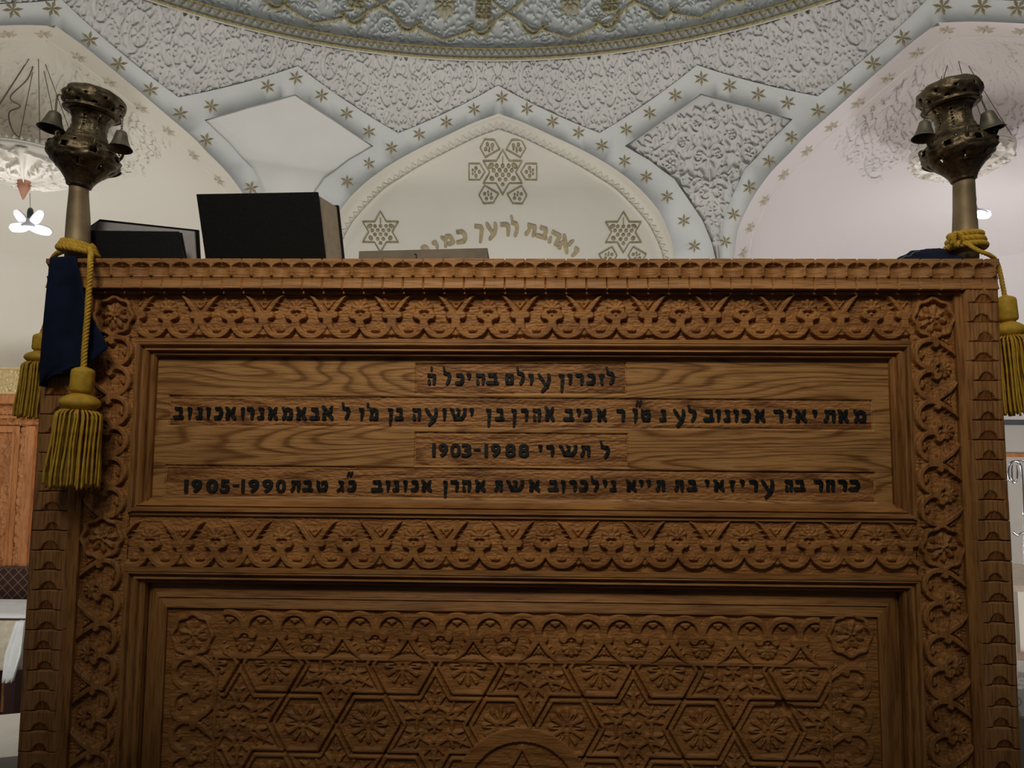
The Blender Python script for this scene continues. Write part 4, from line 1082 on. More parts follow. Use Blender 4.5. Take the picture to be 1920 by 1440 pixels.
# ================================================================== THINGS ON AND ROUND THE DESK
YF = 1.235      # depth at which the staffs stand
def MPXd(y): return y/FPX*1.0
# -------------------------------------------------- torah finials
def hexa(bm, c):
    """c: 8 corners, near TL TR BR BL then far TL TR BR BL"""
    v = [bm.verts.new(p) for p in c]
    for q in ((0,1,2,3),(7,6,5,4),(0,4,5,1),(1,5,6,2),(2,6,7,3),(3,7,4,0)): bm.faces.new([v[i] for i in q])
def bell(parent, top, h, r, tilt, chain_from):
    M = Matrix.Translation(top) @ Matrix.Rotation(tilt[0], 4, 'X') @ Matrix.Rotation(tilt[1], 4, 'Y')
    bm = bmesh.new()
    pr = [(0.0005, 0), (r*0.30, -0.0006), (r*0.42, -h*0.08), (r*0.50, -h*0.25), (r*0.60, -h*0.50), (r*0.74, -h*0.76), (r*0.90, -h*0.93), (r*1.0, -h), (r*0.94, -h*0.985), (r*0.70, -h*0.76), (r*0.55, -h*0.5), (r*0.42, -h*0.25), (0.0005, -h*0.14)]
    lathe(bm, pr, 28, M); o = from_bm('bell', bm, M_bell, parent, True)
    bm = bmesh.new(); tube(bm, [M @ Vector((0, 0, 0)), M @ Vector((0.0005, 0, -h*0.7))], 0.0006, 6); lathe(bm, [(0.0003, -h*0.70), (0.0026, -h*0.76), (0.0026, -h*0.82), (0.0003, -h*0.88)], 10, M); from_bm('clapper', bm, M_brass, o, True)
    bm = bmesh.new(); a = Vector(chain_from); b = Vector(top); n = max(3, int((a-b).length/0.0042))
    for k in range(n):
        c = a.lerp(b, (k+0.5)/n); ax_ = Vector((1, 0.2, 0)) if k % 2 else Vector((0.2, 1, 0)); dn = (b-a).normalized()
        ring = [c + ax_.normalized()*0.0016*math.cos(2*PI*j/10) + dn*0.0030*math.sin(2*PI*j/10) for j in range(10)]
        tube(bm, ring, 0.00055, 5, True)
    from_bm('chain', bm, M_brass, o, True)
def finial(px, py_base, py_cup, tilt, head_tilt, bells, label, shaft_r=(22.5, 17.0), sc=1.0, seed=1):
    b = at_depth(px[0], py_base, YF); t = at_depth(px[1], py_cup, YF); s = MPXd(YF)*sc
    root = empty('torah_finial', b); tag(root, label, 'torah finial', 'pair of finials on the desk corners')
    bpy.context.view_layer.update()
    loc = lambda p: Vector(p)-b
    bm = bmesh.new(); M = (t-b).to_track_quat('Z', 'Y').to_matrix().to_4x4(); L = (t-b).length
    r0, r1 = shaft_r[0]*s, shaft_r[1]*s
    lathe(bm, [(r0*0.99, -0.04), (r0*1.02, 0), (r0, 0.003), (r0*0.97, L*0.2), (r0*0.90, L*0.5), (r1*1.03, L*0.85), (r1, L+0.005)], 28, M, cap=True)
    from_bm('shaft', bm, M_shaft, root, True)
    HM = Matrix.Translation(t-b) @ Matrix.Rotation(PA, 4, 'Z') @ Matrix.Rotation(head_tilt, 4, 'Y')
    body = [(17,-1),(21,0),(22,4),(25,10),(30,17),(38,26),(48,36),(57,46),(61,56),(60,66),(54,75),(45,83),(41,87),(42,90),(38,93),(34,100),(31,108),(29.5,116),(30,124),(32,132),(36,139),(41,143)]
    crown = [(41,143),(49,146),(50,149),(46,151),(50,157),(54,165),(55,173),(51,182),(43,189),(33,193),(20,195),(1,196)]
    rnd = random.Random(seed)
    def pierced(prof, seg, name, lob, holes, mt):
        bm = bmesh.new(); P2 = []
        for (ra, za), (rb, zb) in zip(prof, prof[1:]):
            for k in range(3): P2.append((ra+(rb-ra)*k/3, za+(zb-za)*k/3))
        P2.append(prof[-1])
        def lobes(i, a):
            z = P2[i][1]; return 1+lob(z, a)
        fs = lathe(bm, [(r*s, z*s) for r, z in P2], seg, HM, lobes)
        bm.verts.ensure_lookup_table(); kill = []
        for i in range(len(P2)-1):
            z = (P2[i][1]+P2[i+1][1])/2
            for k in range(seg):
                a = 2*PI*(k+0.5)/seg
                if holes(z, a, k): kill.append(fs[i*seg+k])
        bmesh.ops.delete(bm, geom=kill, context='FACES')
        bmesh.ops.recalc_face_normals(bm, faces=bm.faces); bmesh.ops.solidify(bm, geom=bm.faces[:], thickness=0.0012)
        return from_bm(name, bm, mt, root, True)
    def lobB(z, a):
        v = 0.0
        if 28 < z < 84: v += 0.07*math.sin(PI*(z-28)/56)*abs(math.cos(4*a))+0.035*math.sin(z*0.55+3*math.sin(4*a))*math.sin(8*a)
        if 92 < z < 142: v += 0.03*math.cos(8*a)+0.02*math.sin(z*0.6)*math.cos(4*a)
        return v
    def holB(z, a, k):
        if 30 < z < 80: 
            u = (a*4/PI) % 1; return (abs(u-0.5) < 0.09 and 34 < z < 44) or (abs(((a*4/PI+0.5) % 1)-0.5) < 0.10 and 56 < z < 66) or (0.2 < u < 0.3 and 72 < z < 77)
        if 97 < z < 140: u = (a*4/PI+0.25) % 1; return abs(u-0.5) < 0.07 and (int(z/3.1) % 2 == 0)
        return False
    pierced(body, 72, 'body', lobB, holB, M_brass)
    lobC = lambda z, a: 0.05*abs(math.sin(4*a))*(1 if 150 < z < 190 else 0)+0.03*math.sin(8*a+z*0.3)*(1 if 152 < z < 192 else 0)
    holC = lambda z, a, k: (152 < z < 158 and abs(((a*5/PI) % 1)-0.5) < 0.10) or (166 < z < 171 and abs(((a*5/PI+0.5) % 1)-0.5) < 0.09)
    cr = pierced(crown, 72, 'crown', lobC, holC, M_brass)
    bm = bmesh.new()
    for z, r, w in ((87, 43, 1.6), (91.5, 40, 1.3), (147, 51, 1.4), (2, 21.5, 1.5), (30, 43, 1.2)):
        tube(bm, [HM @ Vector((r*s*math.cos(2*PI*k/48), r*s*math.sin(2*PI*k/48), z*s)) for k in range(48)], w*s, 6, True)
    from_bm('ring_band', bm, M_brass, root, True)
    # leaf scrolls standing off the bulb and hooks on the crown
    for k in range(6):
        a = k*PI/3+0.25; ca, sa = math.cos(a), math.sin(a); bm = bmesh.new()
        P = [(56, 60), (62, 66), (66, 72), (67, 79), (63, 82), (60, 78), (62, 74)]
        tube(bm, catmull([HM @ Vector((r*s*ca, r*s*sa, z*s)) for r, z in P], 4), [0.0032*(1-0.6*i/24)*1.0 for i in range(25)], 7); from_bm('leaf_scroll', bm, M_brass, root, True)
    for top, h, r, tl_, fr in bells:
        T_ = at_depth(*top[:2], top[2])-b; Fp = at_depth(*fr[:2], fr[2])-b
        axis = HM @ Vector((0, 0, 168*s)); inn = Fp.lerp(axis, 0.35)
        bm = bmesh.new(); tube(bm, catmull([inn, Fp.lerp(axis, 0.1)+Vector((0, 0, 0.004)), Fp+Vector((0, 0, 0.003)), Fp], 5), 0.0016, 7); from_bm('hook', bm, M_brass, root, True)
        bell(root, T_, h*MPXd(top[2]), r*MPXd(top[2]), tl_, Fp)
    return root
finial((146, 148), 452, 349, 0, math.radians(7), [((104,210,1.20), 37, 26, (-0.10, 0.10), (107,181,1.21)), ((228,246,1.22), 38, 23, (-0.10, -0.02), (230,208,1.22)), ((203,305,1.30), 24, 18, (0.1, -0.3), (198,270,1.30))],
       'dark openwork metal finial with hanging bells on the left desk corner', seed=3)
finial((1810, 1807), 442, 338, 0, math.radians(-7), [((1734,227,1.20), 36, 23, (-0.05, 0.10), (1732,192,1.21)), ((1850,209,1.19), 37, 26, (0.05, -0.22), (1838,182,1.20)), ((1752,296,1.31), 22, 17, (0.1, 0.3), (1757,268,1.31))],
       'dark openwork metal finial with hanging bells on the right desk corner', shaft_r=(22, 18.5), seed=5)

# -------------------------------------------------- cords and tassels
def rope(bm, pts, r, strands=3, pitch=0.016, n=None):
    C = catmull(pts, 10); L = [0]
    for a, b in zip(C, C[1:]): L.append(L[-1]+(b-a).length)
    n = max(12, int(L[-1]/pitch*10)); Q = []; j = 0
    for k in range(n+1):
        d = L[-1]*k/n
        while j < len(L)-2 and L[j+1] < d: j += 1
        Q.append((C[j].lerp(C[j+1], (d-L[j])/max(1e-9, L[j+1]-L[j])), d))
    for s in range(strands):
        out = []; up = Vector((0.1, 1, 0.2)).normalized()
        for i, (p, d) in enumerate(Q):
            t = (Q[min(i+1, n)][0]-Q[max(i-1, 0)][0]).normalized(); a = up-t*up.dot(t); a.normalize(); up = a; b = t.cross(a)
            ang = 2*PI*(d/pitch+s/strands); out.append(p+(a*math.cos(ang)+b*math.sin(ang))*r*0.48)
        tube(bm, out, r*0.56, 7)
def tassel(parent, top, s, hd, bulb, sk, lean=0.0, seed=1, name='tassel'):
    """hd=(r,h) head, bulb=(r,h), sk=(r0,r1,h) in photo px scaled by s; top = point where the cord enters"""
    rnd = random.Random(seed); M = Matrix.Translation(top) @ Matrix.Rotation(lean, 4, 'Y')
    bm = bmesh.new(); r, h = hd
    pr = [(2, 4), (6, 1), (r*0.7, -1.5), (r*0.95, -5), (r, -9), (r, -h+4), (r*0.92, -h), (r*0.75, -h-1), (r*0.72, -h-5)]
    lathe(bm, [(a*s, z*s) for a, z in pr], 44, M, lambda i, a: 1+0.025*math.cos(22*a))
    hdo = from_bm(name, bm, M_cord, parent, True)
    R_, H_ = bulb; bm = bmesh.new(); z0 = -h-3
    pr = [(r*0.72, z0), (r*0.85, z0-2)] + [(r*0.8+(R_-r*0.8)*math.sin(PI*k/10)**0.7, z0-2-H_*k/10) for k in range(1, 10)] + [(r*0.9, z0-2-H_)]
    lathe(bm, [(a*s, z*s) for a, z in pr], 44, M, lambda i, a: 1+0.012*math.cos(22*a)); from_bm('collar', bm, M_cord, hdo, True)
    z1 = z0-H_-1; bm = bmesh.new(); r0, r1, L = sk
    for ring, cnt in ((1.0, 30), (0.75, 22), (0.45, 12)):
        for k in range(cnt):
            a = 2*PI*k/cnt+rnd.uniform(-.06, .06); ra = r0*ring*rnd.uniform(0.96, 1.03); rb = r1*ring*rnd.uniform(0.92, 1.06); LL = L*rnd.uniform(0.95, 1.02)
            pts = [M @ Vector((x*s*math.cos(a+w), x*s*math.sin(a+w), z*s)) for x, z, w in ((r0*0.6*ring, z1+3, 0), (ra*0.97, z1-4, 0), (ra*1.06, z1-LL*0.12, 0.02), (ra*1.02+ (rb-ra)*.4, z1-LL*0.45, rnd.uniform(-.04, .04)), (rb, z1-LL*0.8, rnd.uniform(-.05, .05)), (rb*1.0, z1-LL, 0))]
            Q = catmull(pts, 5); tube(bm, Q, [0.00165*(1+0.16*math.cos(i*2.1)) for i in range(len(Q))], 5)
    f = from_bm('fringe', bm, M_cord, hdo, True); f['kind'] = 'stuff'
    return hdo
def corded(root_px, label, sd):
    b = at_depth(*root_px); r = empty('tasselled_cord', b); tag(r, label, 'tassel', 'gold tassels hung from the finials'); return r, b
s1 = MPXd(1.135)
rt, b = corded((146, 470, YF), 'mustard twisted cord wound round the left staff with two fringed tassels', 1)
bm = bmesh.new()
def coil(bm, c, ra, rb, turns, h, r, ph=0.0, tilt=0.15):
    P = []
    n = int(turns*14)
    for k in range(n+1):
        a = ph+2*PI*turns*k/n; rr = ra+(rb-ra)*k/n; P.append(c+Vector((rr*math.cos(a), rr*math.sin(a), h*(0.5-k/n)+tilt*rr*math.cos(a))))
    rope(bm, P, r, 3, 0.02)
coil(bm, Vector((0.0, 0, 0.004)), 0.021, 0.030, 3.2, 0.018, 0.0060, 0.5, -0.15)
from_bm('coil', bm, M_cord, rt, True)
bm = bmesh.new()
ct = [at_depth(168, 466, 1.215)-b, at_depth(171, 474, 1.165)-b, at_depth(170, 486, 1.128)-b, at_depth(168, 520, 1.120)-b, at_depth(164, 590, 1.120)-b, at_depth(159, 650, 1.120)-b, at_depth(157, 688, 1.120)-b]
rope(bm, ct, 0.0047, 3, 0.017); from_bm('cord', bm, M_cord, rt, True)
tassel(rt, ct[-1]+Vector((0, 0, -0.001)), s1, (20, 46), (35, 32), (37, 44, 142), 0.045, 2)
bm = bmesh.new()
cb_ = [at_depth(120, 470, 1.25)-b, at_depth(104, 478, 1.29)-b, at_depth(99, 494, 1.31)-b, at_depth(96, 560, 1.33)-b, at_depth(88, 600, 1.34)-b, at_depth(79, 626, 1.34)-b]
rope(bm, cb_, 0.0047, 3, 0.017); from_bm('cord', bm, M_cord, rt, True)
tassel(rt, cb_[-1], MPXd(1.34)*0.86, (17, 36), (30, 26), (31, 37, 122), 0.04, 4)
rt, b = corded((1810, 462, YF), 'mustard cord knotted round the right staff with one fringed tassel', 2)
bm = bmesh.new()
coil(bm, Vector((0.0, 0, 0.006)), 0.022, 0.030, 3.1, 0.030, 0.0056, 2.4, 0.10)
from_bm('coil', bm, M_cord, rt, True)
bm = bmesh.new(); kc_ = at_depth(1790, 451, 1.19)-b
rnd = random.Random(3)
P = [kc_+Vector((0.011*math.cos(k*1.9)*math.cos(k*0.7), 0.008*math.sin(k*1.3), 0.011*math.sin(k*1.9))) for k in range(14)]
rope(bm, P, 0.0036, 3, 0.012); from_bm('knot', bm, M_cord, rt, True)
bm = bmesh.new()
cR = [at_depth(1815, 458, 1.20)-b, at_depth(1835, 470, 1.18)-b, at_depth(1858, 480, 1.18)-b, at_depth(1870, 494, 1.20)-b, at_depth(1877, 520, 1.205)-b, at_depth(1884, 556, 1.205)-b]
rope(bm, cR, 0.0036, 3, 0.015); from_bm('cord', bm, M_cord, rt, True)
tassel(rt, cR[-1], MPXd(1.205), (17.5, 46), (27, 28), (30, 35, 145), -0.07, 6)

# -------------------------------------------------- navy cloths
def cloth_mesh(name, rows, mt, label, thick=0.002):
    """rows of Vector rows"""
    n, m = len(rows), len(rows[0]); bm = bmesh.new(); V = [[bm.verts.new(v) for v in r] for r in rows]
    for i in range(n-1):
        for j in range(m-1): bm.faces.new((V[i][j], V[i][j+1], V[i+1][j+1], V[i+1][j]))
    bmesh.ops.recalc_face_normals(bm, faces=bm.faces); bmesh.ops.solidify(bm, geom=bm.faces[:], thickness=thick)
    o = from_bm(name, bm, mt, None, True); tag(o, label, 'cloth'); return o
left_e = [(94,482),(90,515),(86,550),(82,590),(79,625),(76,660),(74,695),(73,724)]
right_e = [(142,480),(149,515),(155,545),(165,588),(188,622),(203,652),(170,680),(100,700)]
rowsC = []
NR = 40
for i in range(-3, NR+1):
    t = max(0, i)/NR*7; k = min(int(t), 6); f = t-k
    L_ = [left_e[k][j]*(1-f)+left_e[k+1][j]*f for j in (0, 1)]; Rr_ = [right_e[k][j]*(1-f)+right_e[k+1][j]*f for j in (0, 1)]
    row = []
    over = max(0, -i)
    for j in range(-9, 25):
        u = max(0, j)/24; px = L_[0]+(Rr_[0]-L_[0])*u; py = L_[1]+(Rr_[1]-L_[1])*u
        w = 0.021+0.004*math.sin(u*7+i*0.05)*min(1, i/10 if i > 0 else 0)+0.0006*i*0.3
        q = W(px, py, w); uu, zz_ = q[0], q[1]
        p = Vector((uu, -w, zz_))
        if over: p.y += 0.022*over; p.z = max(zT+0.0015, p.z) + 0.001
        if j < 0: p.y += 0.016*(-j); p.x -= 0.0016*(-j)**0.5 - 0.001*math.sin(j*1.3+i*.2); p.z -= 0.0
        row.append(Vector((P0.x, P0.y, 0)) + UX*p.x - NX*p.y + Vector((0, 0, p.z)))
    rowsC.append(row)
cloth_mesh('velvet_cloth', rowsC, M_cloth, 'navy velvet cloth draped over the left corner of the carved desk')
rowsC = []
for i in range(14):
    row = []
    for j in range(40):
        u = j/39; px = 1668+(1856-1668)*u; hgt = 0.0145*(math.sin(PI*min(1, max(0, (u*1.0)))**0.9)**0.8)*(0.15+1.2*u)
        prof_ = math.sin(PI*min(1, i/8)*0.5)*(1 if i < 11 else (13-i)/2.5)
        a = W(px, 485, -0.012-0.016*i)
        xa_, xb_ = W(1682, 485)[0], uOR-0.014
        p = Vector((xa_+(xb_-xa_)*u, 0.002+0.012*i, zT+0.002+(0.016*u*min(1, 10*(1-u))+0.27*(0.017+0.012*i)*min(1, 1.6*u)*min(1, 10*(1-u)))*prof_+0.0010*math.sin(j*0.9+i)))
        row.append(Vector((P0.x, P0.y, 0)) + UX*p.x - NX*p.y + Vector((0, 0, p.z)))
    rowsC.append(row)
cr_ = cloth_mesh('velvet_cloth', rowsC, M_cloth, 'navy velvet cloth lying flat on the desk top beside the right staff')
bm = bmesh.new(); M_sil = plain('silver_thread', (0.30, 0.31, 0.34), 0.4, 0.5)
tube(bm, [rowsC[7][j]+Vector((0, 0, 0.003+0.0012*math.sin(j*1.6))) for j in range(4, 26)], 0.0006, 5); from_bm('wavy_braid', bm, M_sil, cr_, True)

# -------------------------------------------------- books on the desk top
def book(name, near, th, label, cover, page, margin=0.003, board=0.003, cat='book', nv=None):
    """near: TL TR BR BL world points of the front cover; th: thickness"""
    TL, TR, BR, BL = near; n = (TR-TL).cross(BL-TL).normalized()
    if n.y < 0: n = -n
    if nv is not None: n = nv/th
    r = empty(name, (BL+BR)/2); tag(r, label, cat); o = (BL+BR)/2
    ex = (TR-TL).normalized(); ez = (TL-BL).normalized()
    def slab(nm, a, b, ins, mt, par):
        bm = bmesh.new(); ins_l, ins_r, ins_v = ins
        q = [TL+ex*ins_l-ez*ins_v, TR-ex*ins_r-ez*ins_v, BR-ex*ins_r+ez*ins_v, BL+ex*ins_l+ez*ins_v]
        hexa(bm, [p+n*a-o for p in q]+[p+n*b-o for p in q]); bevel(bm, 0.0008, 2); return from_bm(nm, bm, mt, par)
    slab('cover_board', 0, board, (0, 0, 0), cover, r)
    slab('page_block', board, th-board, (0.002, margin, margin), page, r)
    slab('cover_board', th-board, th, (0, 0, 0), cover, r)
    slab('spine', 0.0002, th-0.0002, (-0.002, (TR-TL).length-0.002, 0), cover, r)
    return r, n, o
def dz(px, y, k=0.0): return at_depth(px, 486, y)
yb, yt_ = 1.29, 1.235
BLp, BRp = at_depth(391, 478, yb), at_depth(613, 478, yb)
BLp.z = BRp.z = zT-0.012
BLp.x, BRp.x = at_depth(396, 500, yb).x, at_depth(616, 500, yb).x
book('thick_black_book', [at_depth(370, 364, yt_), at_depth(595, 360, yt_), BRp, BLp], 0.052, 'thick black hardback propped upright with its tan fore-edge showing on the right', M_black, M_page_tan, nv=at_depth(636, 386, 1.295)-at_depth(595, 360, 1.235))
yb, yt_ = 1.36, 1.31
a_ = [at_depth(150, 408, yt_+0.01), at_depth(372, 431, yt_), at_depth(383, 500, yb), at_depth(150, 500, yb)]
a_[2].z = a_[3].z = zT-0.030
rb = empty('open_prayer_book', (a_[2]+a_[3])/2); tag(rb, 'open book with grey-white pages and a black cover rim behind the left staff', 'book')
o = (a_[2]+a_[3])/2; n = Vector((0, 1, 0)); q = [p.copy() for p in a_]; q[0] = at_depth(187, 411, yt_)
bm = bmesh.new(); left = at_depth(150, 437, yt_-0.02)
poly = [left, q[0], q[1], q[2], q[3]]
vs0 = [bm.verts.new(p-o) for p in poly]; vs1 = [bm.verts.new(p-o+n*0.004) for p in poly]; bm.faces.new(vs0); bm.faces.new(vs1)
for k in range(5): bm.faces.new((vs0[k], vs0[(k+1) % 5], vs1[(k+1) % 5], vs1[k]))
from_bm('cover_board', bm, M_black, rb)
M_page_g = plain('grey_page_sheets', (0.52, 0.52, 0.56), 0.85, var=0.06, sc=60)
pg = [at_depth(150, 446, yt_-0.02), at_depth(186, 416, yt_-0.004), at_depth(366, 435, yt_-0.004), at_depth(377, 500, yb-0.004), at_depth(150, 500, yb-0.004)]; pg[3].z = pg[4].z = zT-0.028
bm = bmesh.new(); vs0 = [bm.verts.new(p-o-n*0.004) for p in pg]; vs1 = [bm.verts.new(p-o+n*0.001) for p in pg]; bm.faces.new(vs0); bm.faces.new(vs1)
for k in range(5): bm.faces.new((vs0[k], vs0[(k+1) % 5], vs1[(k+1) % 5], vs1[k]))
from_bm('page_block', bm, M_page_g, rb)
nb = [at_depth(160, 432, 1.262), at_depth(335, 434, 1.262), at_depth(356, 500, 1.272), at_depth(160, 500, 1.272)]; nb[2].z = nb[3].z = zT-0.017
book('slim_black_book', nb, 0.014, 'slim black book standing in front of the open book on the desk top', M_black, M_page)
M_greyb = plain('grey_brown_cover', (0.16, 0.135, 0.108), 0.7, var=0.15, sc=50)
r3 = empty('grey_book', at_depth(792, 486, 1.21)); tag(r3, 'flat grey-brown book lying on the desk top in front of the tympanum', 'book'); o = Vector(r3.location)
bm = bmesh.new(); c0_, c1_ = at_depth(673, 471, 1.20), at_depth(914, 465, 1.20); bt = zT+0.0005
hexa(bm, [c0_-o, c1_-o, Vector((c1_.x, 1.20, bt))-o, Vector((c0_.x, 1.20, bt))-o, c0_+Vector((0, 0.15, -0.002))-o, c1_+Vector((0, 0.15, -0.002))-o, Vector((c1_.x, 1.35, bt-.02))-o, Vector((c0_.x, 1.35, bt-.02))-o])
bevel(bm, 0.004, 3); from_bm('cover', bm, M_greyb, r3)
bm = bmesh.new(); m_ = at_depth(779, 478, 1.199)-o
tube(bm, catmull([m_+Vector((-0.0022, 0, 0.0016)), m_+Vector((0.0, 0, 0.0022)), m_+Vector((0.0014, 0, 0.0008)), m_+Vector((0.0012, 0, -0.005))], 5), 0.0009, 6); from_bm('spine_mark', bm, M_ink, r3)

# -------------------------------------------------- chandeliers and LED lamps in the niches
M_wire = plain('chandelier_wire', (0.16, 0.13, 0.11), 0.5, 0.4)
M_bowl = plaster('carved_ivory_bowl', (0.72, 0.67, 0.60), gilt=(0.5, 0.25, 0.12), bmp=0.2)
M_tip = plain('terracotta_tip', (0.42, 0.20, 0.13), 0.6)
M_led = plain('led_blade_plastic', (0.9, 0.9, 0.95), 0.4, var=0.02, emit=(0.92, 0.92, 1.0), es=0.62)
M_led2 = plain('led_blade_top', (0.62, 0.62, 0.70), 0.5, var=0.03)
M_sock = plain('dark_lamp_socket', (0.03, 0.045, 0.04), 0.4)
def chandelier(px, py_rim, y, rad, anchor, tilt, label, nwire=6, cable=True):
    c = at_depth(px, py_rim, y); root = empty('hanging_bowl_chandelier', c, 0); tag(root, label, 'chandelier', 'carved bowl chandeliers in the niches')
    top = at_depth(*anchor)-c; s = rad
    # pierced, carved bowl as a relief over a lobed lathe
    nu, nv = 240, 46; cv = Canvas(0, 2*PI, 0, 1.0, 0.018); rnd = random.Random(8)
    for k in range(6):
        a = k*PI/3
        for q in (0.0, 1.0): cv.cap((a+q*PI/3+0.0, 0.0), (a+q*PI/3, 0.95), 0.055, 0.10, 1.0, 'round')
        for _ in range(26): leafm(cv, (a+rnd.uniform(0.12, 0.92), rnd.uniform(0.12, 0.9)), rnd.uniform(0, 6.3), 0.24, 0.045, 0.9, rnd.choice((-1, 1)))
    V = []
    for i in range(nv+1):
        t = i/nv
        for j in range(nu):
            a = 2*PI*j/nu; r = s*(1.0-0.97*t**1.35)*(1+0.05*abs(math.sin(3*a))*math.sin(PI*t)); z = -s*0.38*(math.sin(t*PI/2)**1.1)
            jj = min(cv.nu-1, int(a/0.018)); ii = min(cv.nv-1, int((1-t)/0.018)); h = cv.H[ii, jj]*0.034*s/0.28
            V.append(((r+h)*math.cos(a), (r+h)*math.sin(a), z-h*0.6-0.05*s))
    F = [(i*nu+j, i*nu+(j+1) % nu, (i+1)*nu+(j+1) % nu, (i+1)*nu+j) for i in range(nv) for j in range(nu)]
    np_mesh('bowl', V, F, M_bowl, root, True)
    bm = bmesh.new(); lathe(bm, [(s*0.98, -0.055*s), (s*1.04, -0.05*s), (s*1.05, 0.0), (s*1.02, 0.02*s), (s*1.05, 0.03*s), (s*1.05, 0.055*s), (s*0.99, 0.06*s), (s*0.97, -0.05*s)], 72); rim = from_bm('rim', bm, M_bowl, root, True)
    bm = bmesh.new()
    for k in range(54):
        a = 2*PI*k/54; M = Matrix.Rotation(a, 4, 'Z') @ Matrix.Translation((s*1.03, 0, 0.055*s))
        w = 0.026*s; v = [bm.verts.new(M @ Vector(p)) for p in ((0, -w, 0), (0, w, 0), (0, w*1.1, w*1.6), (0, 0, w*3.4), (0, -w*1.1, w*1.6), (-0.02*s, 0, w*1.2), (0.02*s, 0, w*1.2))]
        for f in ((0,1,6),(1,2,6),(2,3,6),(3,4,6),(4,0,6),(1,0,5),(2,1,5),(3,2,5),(4,3,5),(0,4,5)): bm.faces.new([v[i] for i in f])
    from_bm('crenellation', bm, M_bowl, rim)
    bm = bmesh.new(); lathe(bm, [(0.13*s, -0.42*s), (0.15*s, -0.46*s), (0.10*s, -0.52*s), (0.12*s, -0.54*s), (0.09*s, -0.60*s), (0.02*s, -0.78*s), (0.002, -0.80*s)], 16); from_bm('pendant_tip', bm, M_tip, root, True)
    for k in range(nwire):
        a = 2*PI*k/nwire+0.3; bm = bmesh.new(); tube(bm, [Vector((s*math.cos(a), s*math.sin(a), 0.10*s)), top*0.985], 0.0022, 5); from_bm('suspension_wire', bm, M_wire, root)
    if cable:
        bm = bmesh.new(); t = top
        tube(bm, catmull([t, t*0.72+Vector((-0.03, 0, 0)), t*0.52+Vector((-0.10, -0.03, 0)), t*0.44+Vector((-0.04, -0.03, 0)), t*0.38+Vector((-0.09, -0.04, 0)), t*0.22+Vector((-0.05, -0.05, 0)), Vector((0.10, -0.12, 0.13*s))], 8), 0.0034, 6); from_bm('power_cable', bm, M_wire, root, True)
    return root
chandelier(48, 302, 3.9, 0.27, (72, 80, 3.84), 0, 'carved ivory bowl chandelier hanging in the left niche above a white lamp')
chandelier(1802, 290, 4.05, 0.245, (1788, 76, 3.86), 0, 'carved ivory bowl chandelier hanging in the right niche behind the right finial', cable=False)
def led(px, py, y, ends, wire_top, label, energy):
    c = at_depth(px, py, y); root = empty('folding_led_lamp', c); tag(root, label, 'lamp', 'folding LED lamps hung under the chandeliers'); s = y/FPX
    bm = bmesh.new(); tube(bm, [at_depth(*wire_top)-c, Vector((0, 0, 30*s))], 0.0016, 5); from_bm('flex', bm, M_wire, root)
    bm = bmesh.new(); lathe(bm, [(0.5*s, 38*s), (4*s, 36*s), (5.5*s, 30*s), (5.5*s, 22*s), (4.5*s, 16*s), (0.3*s, 15*s)], 14); from_bm('socket', bm, M_sock, root, True)
    bm = bmesh.new(); lathe(bm, [(0.3*s, 17*s), (5*s, 16*s), (7*s, 8*s), (14*s, 2*s), (15*s, -3*s), (0.3*s, -5*s)], 20); from_bm('hub', bm, M_led2, root, True)
    for (dx, dy, dd) in ends:
        e = Vector((dx*s, dd*s, -dy*s)); L = e.length; ez = e.normalized(); sd = ez.cross(Vector((0, 1, 0.35))).normalized(); nn = ez.cross(sd)
        if nn.z > 0: nn = -nn
        for nm, m_, off in (('blade', M_led2, 0.0), ('led_face', M_led, 1.0)):
            bm = bmesh.new(); P = []
            for k in range(13):
                t = k/12; w = 8.5*s*(0.6+0.55*math.sin(PI*(0.15+0.75*t)))*math.sqrt(max(0, 1-max(0, (t-0.85)/0.15)**2)*0.96+0.04)*(0.93 if off else 1); P.append((t, w))
            th_ = 1.6*s; base_ = nn*off*th_
            rows_ = [[bm.verts.new(e*(0.12+0.88*t)+sd*w*q+base_+nn*(th_*hh)) for q, hh in ((-1, 0), (-0.7, 1), (0.7, 1), (1, 0), (0.0, -0.2))] for t, w in P]
            for a, b_ in zip(rows_, rows_[1:]):
                for k in range(5): bm.faces.new((a[k], a[(k+1) % 5], b_[(k+1) % 5], b_[k]))
            bm.faces.new(rows_[0]); bm.faces.new(rows_[-1])
            o_ = from_bm(nm, bm, m_, root if not off else blade_, True)
            if not off: blade_ = o_
    l = lamp('led_light', 'POINT', c+Vector((0, 0, -0.06)), energy, (0.93, 0.95, 1.0), 0.06)
    return root
led(55, 425, 3.9, [(-36, -34, 8), (28, -30, -4), (-30, 6, -14), (44, 10, 4)], (56, 362, 3.9), 'white folding LED lamp with four blades hanging below the left chandelier', 10)
led(1826, 399, 4.05, [(34, 2, 4), (-30, 4, 6), (4, -6, 34), (2, 6, -34)], (1803, 352, 4.05), 'white folding LED lamp mostly hidden behind the right staff', 10)
# ================================================================== THINGS SEEN PAST THE DESK EDGES
M_red = wood('reddish_carved_wood', (0.66, 0.29, 0.115), (0.42, 0.16, 0.055), 'z', rings=8, contrast=0.6, rough=0.4)
M_goldw = plain('gilded_carving', (0.72, 0.55, 0.28), 0.42, 0.35, var=0.2, sc=60)
M_damask = plain('cream_damask', (0.60, 0.55, 0.44), 0.8, var=0.22, sc=24)
M_white = plain('white_cloth', (0.80, 0.82, 0.84), 0.85, var=0.05, sc=20)
M_dark = plain('very_dark_wood', (0.035, 0.012, 0.012), 0.6)  # near-black red-brown for the bench and left table parts
M_pale = plain('pale_painted_board', (0.62, 0.59, 0.53), 0.7, var=0.05, sc=8)
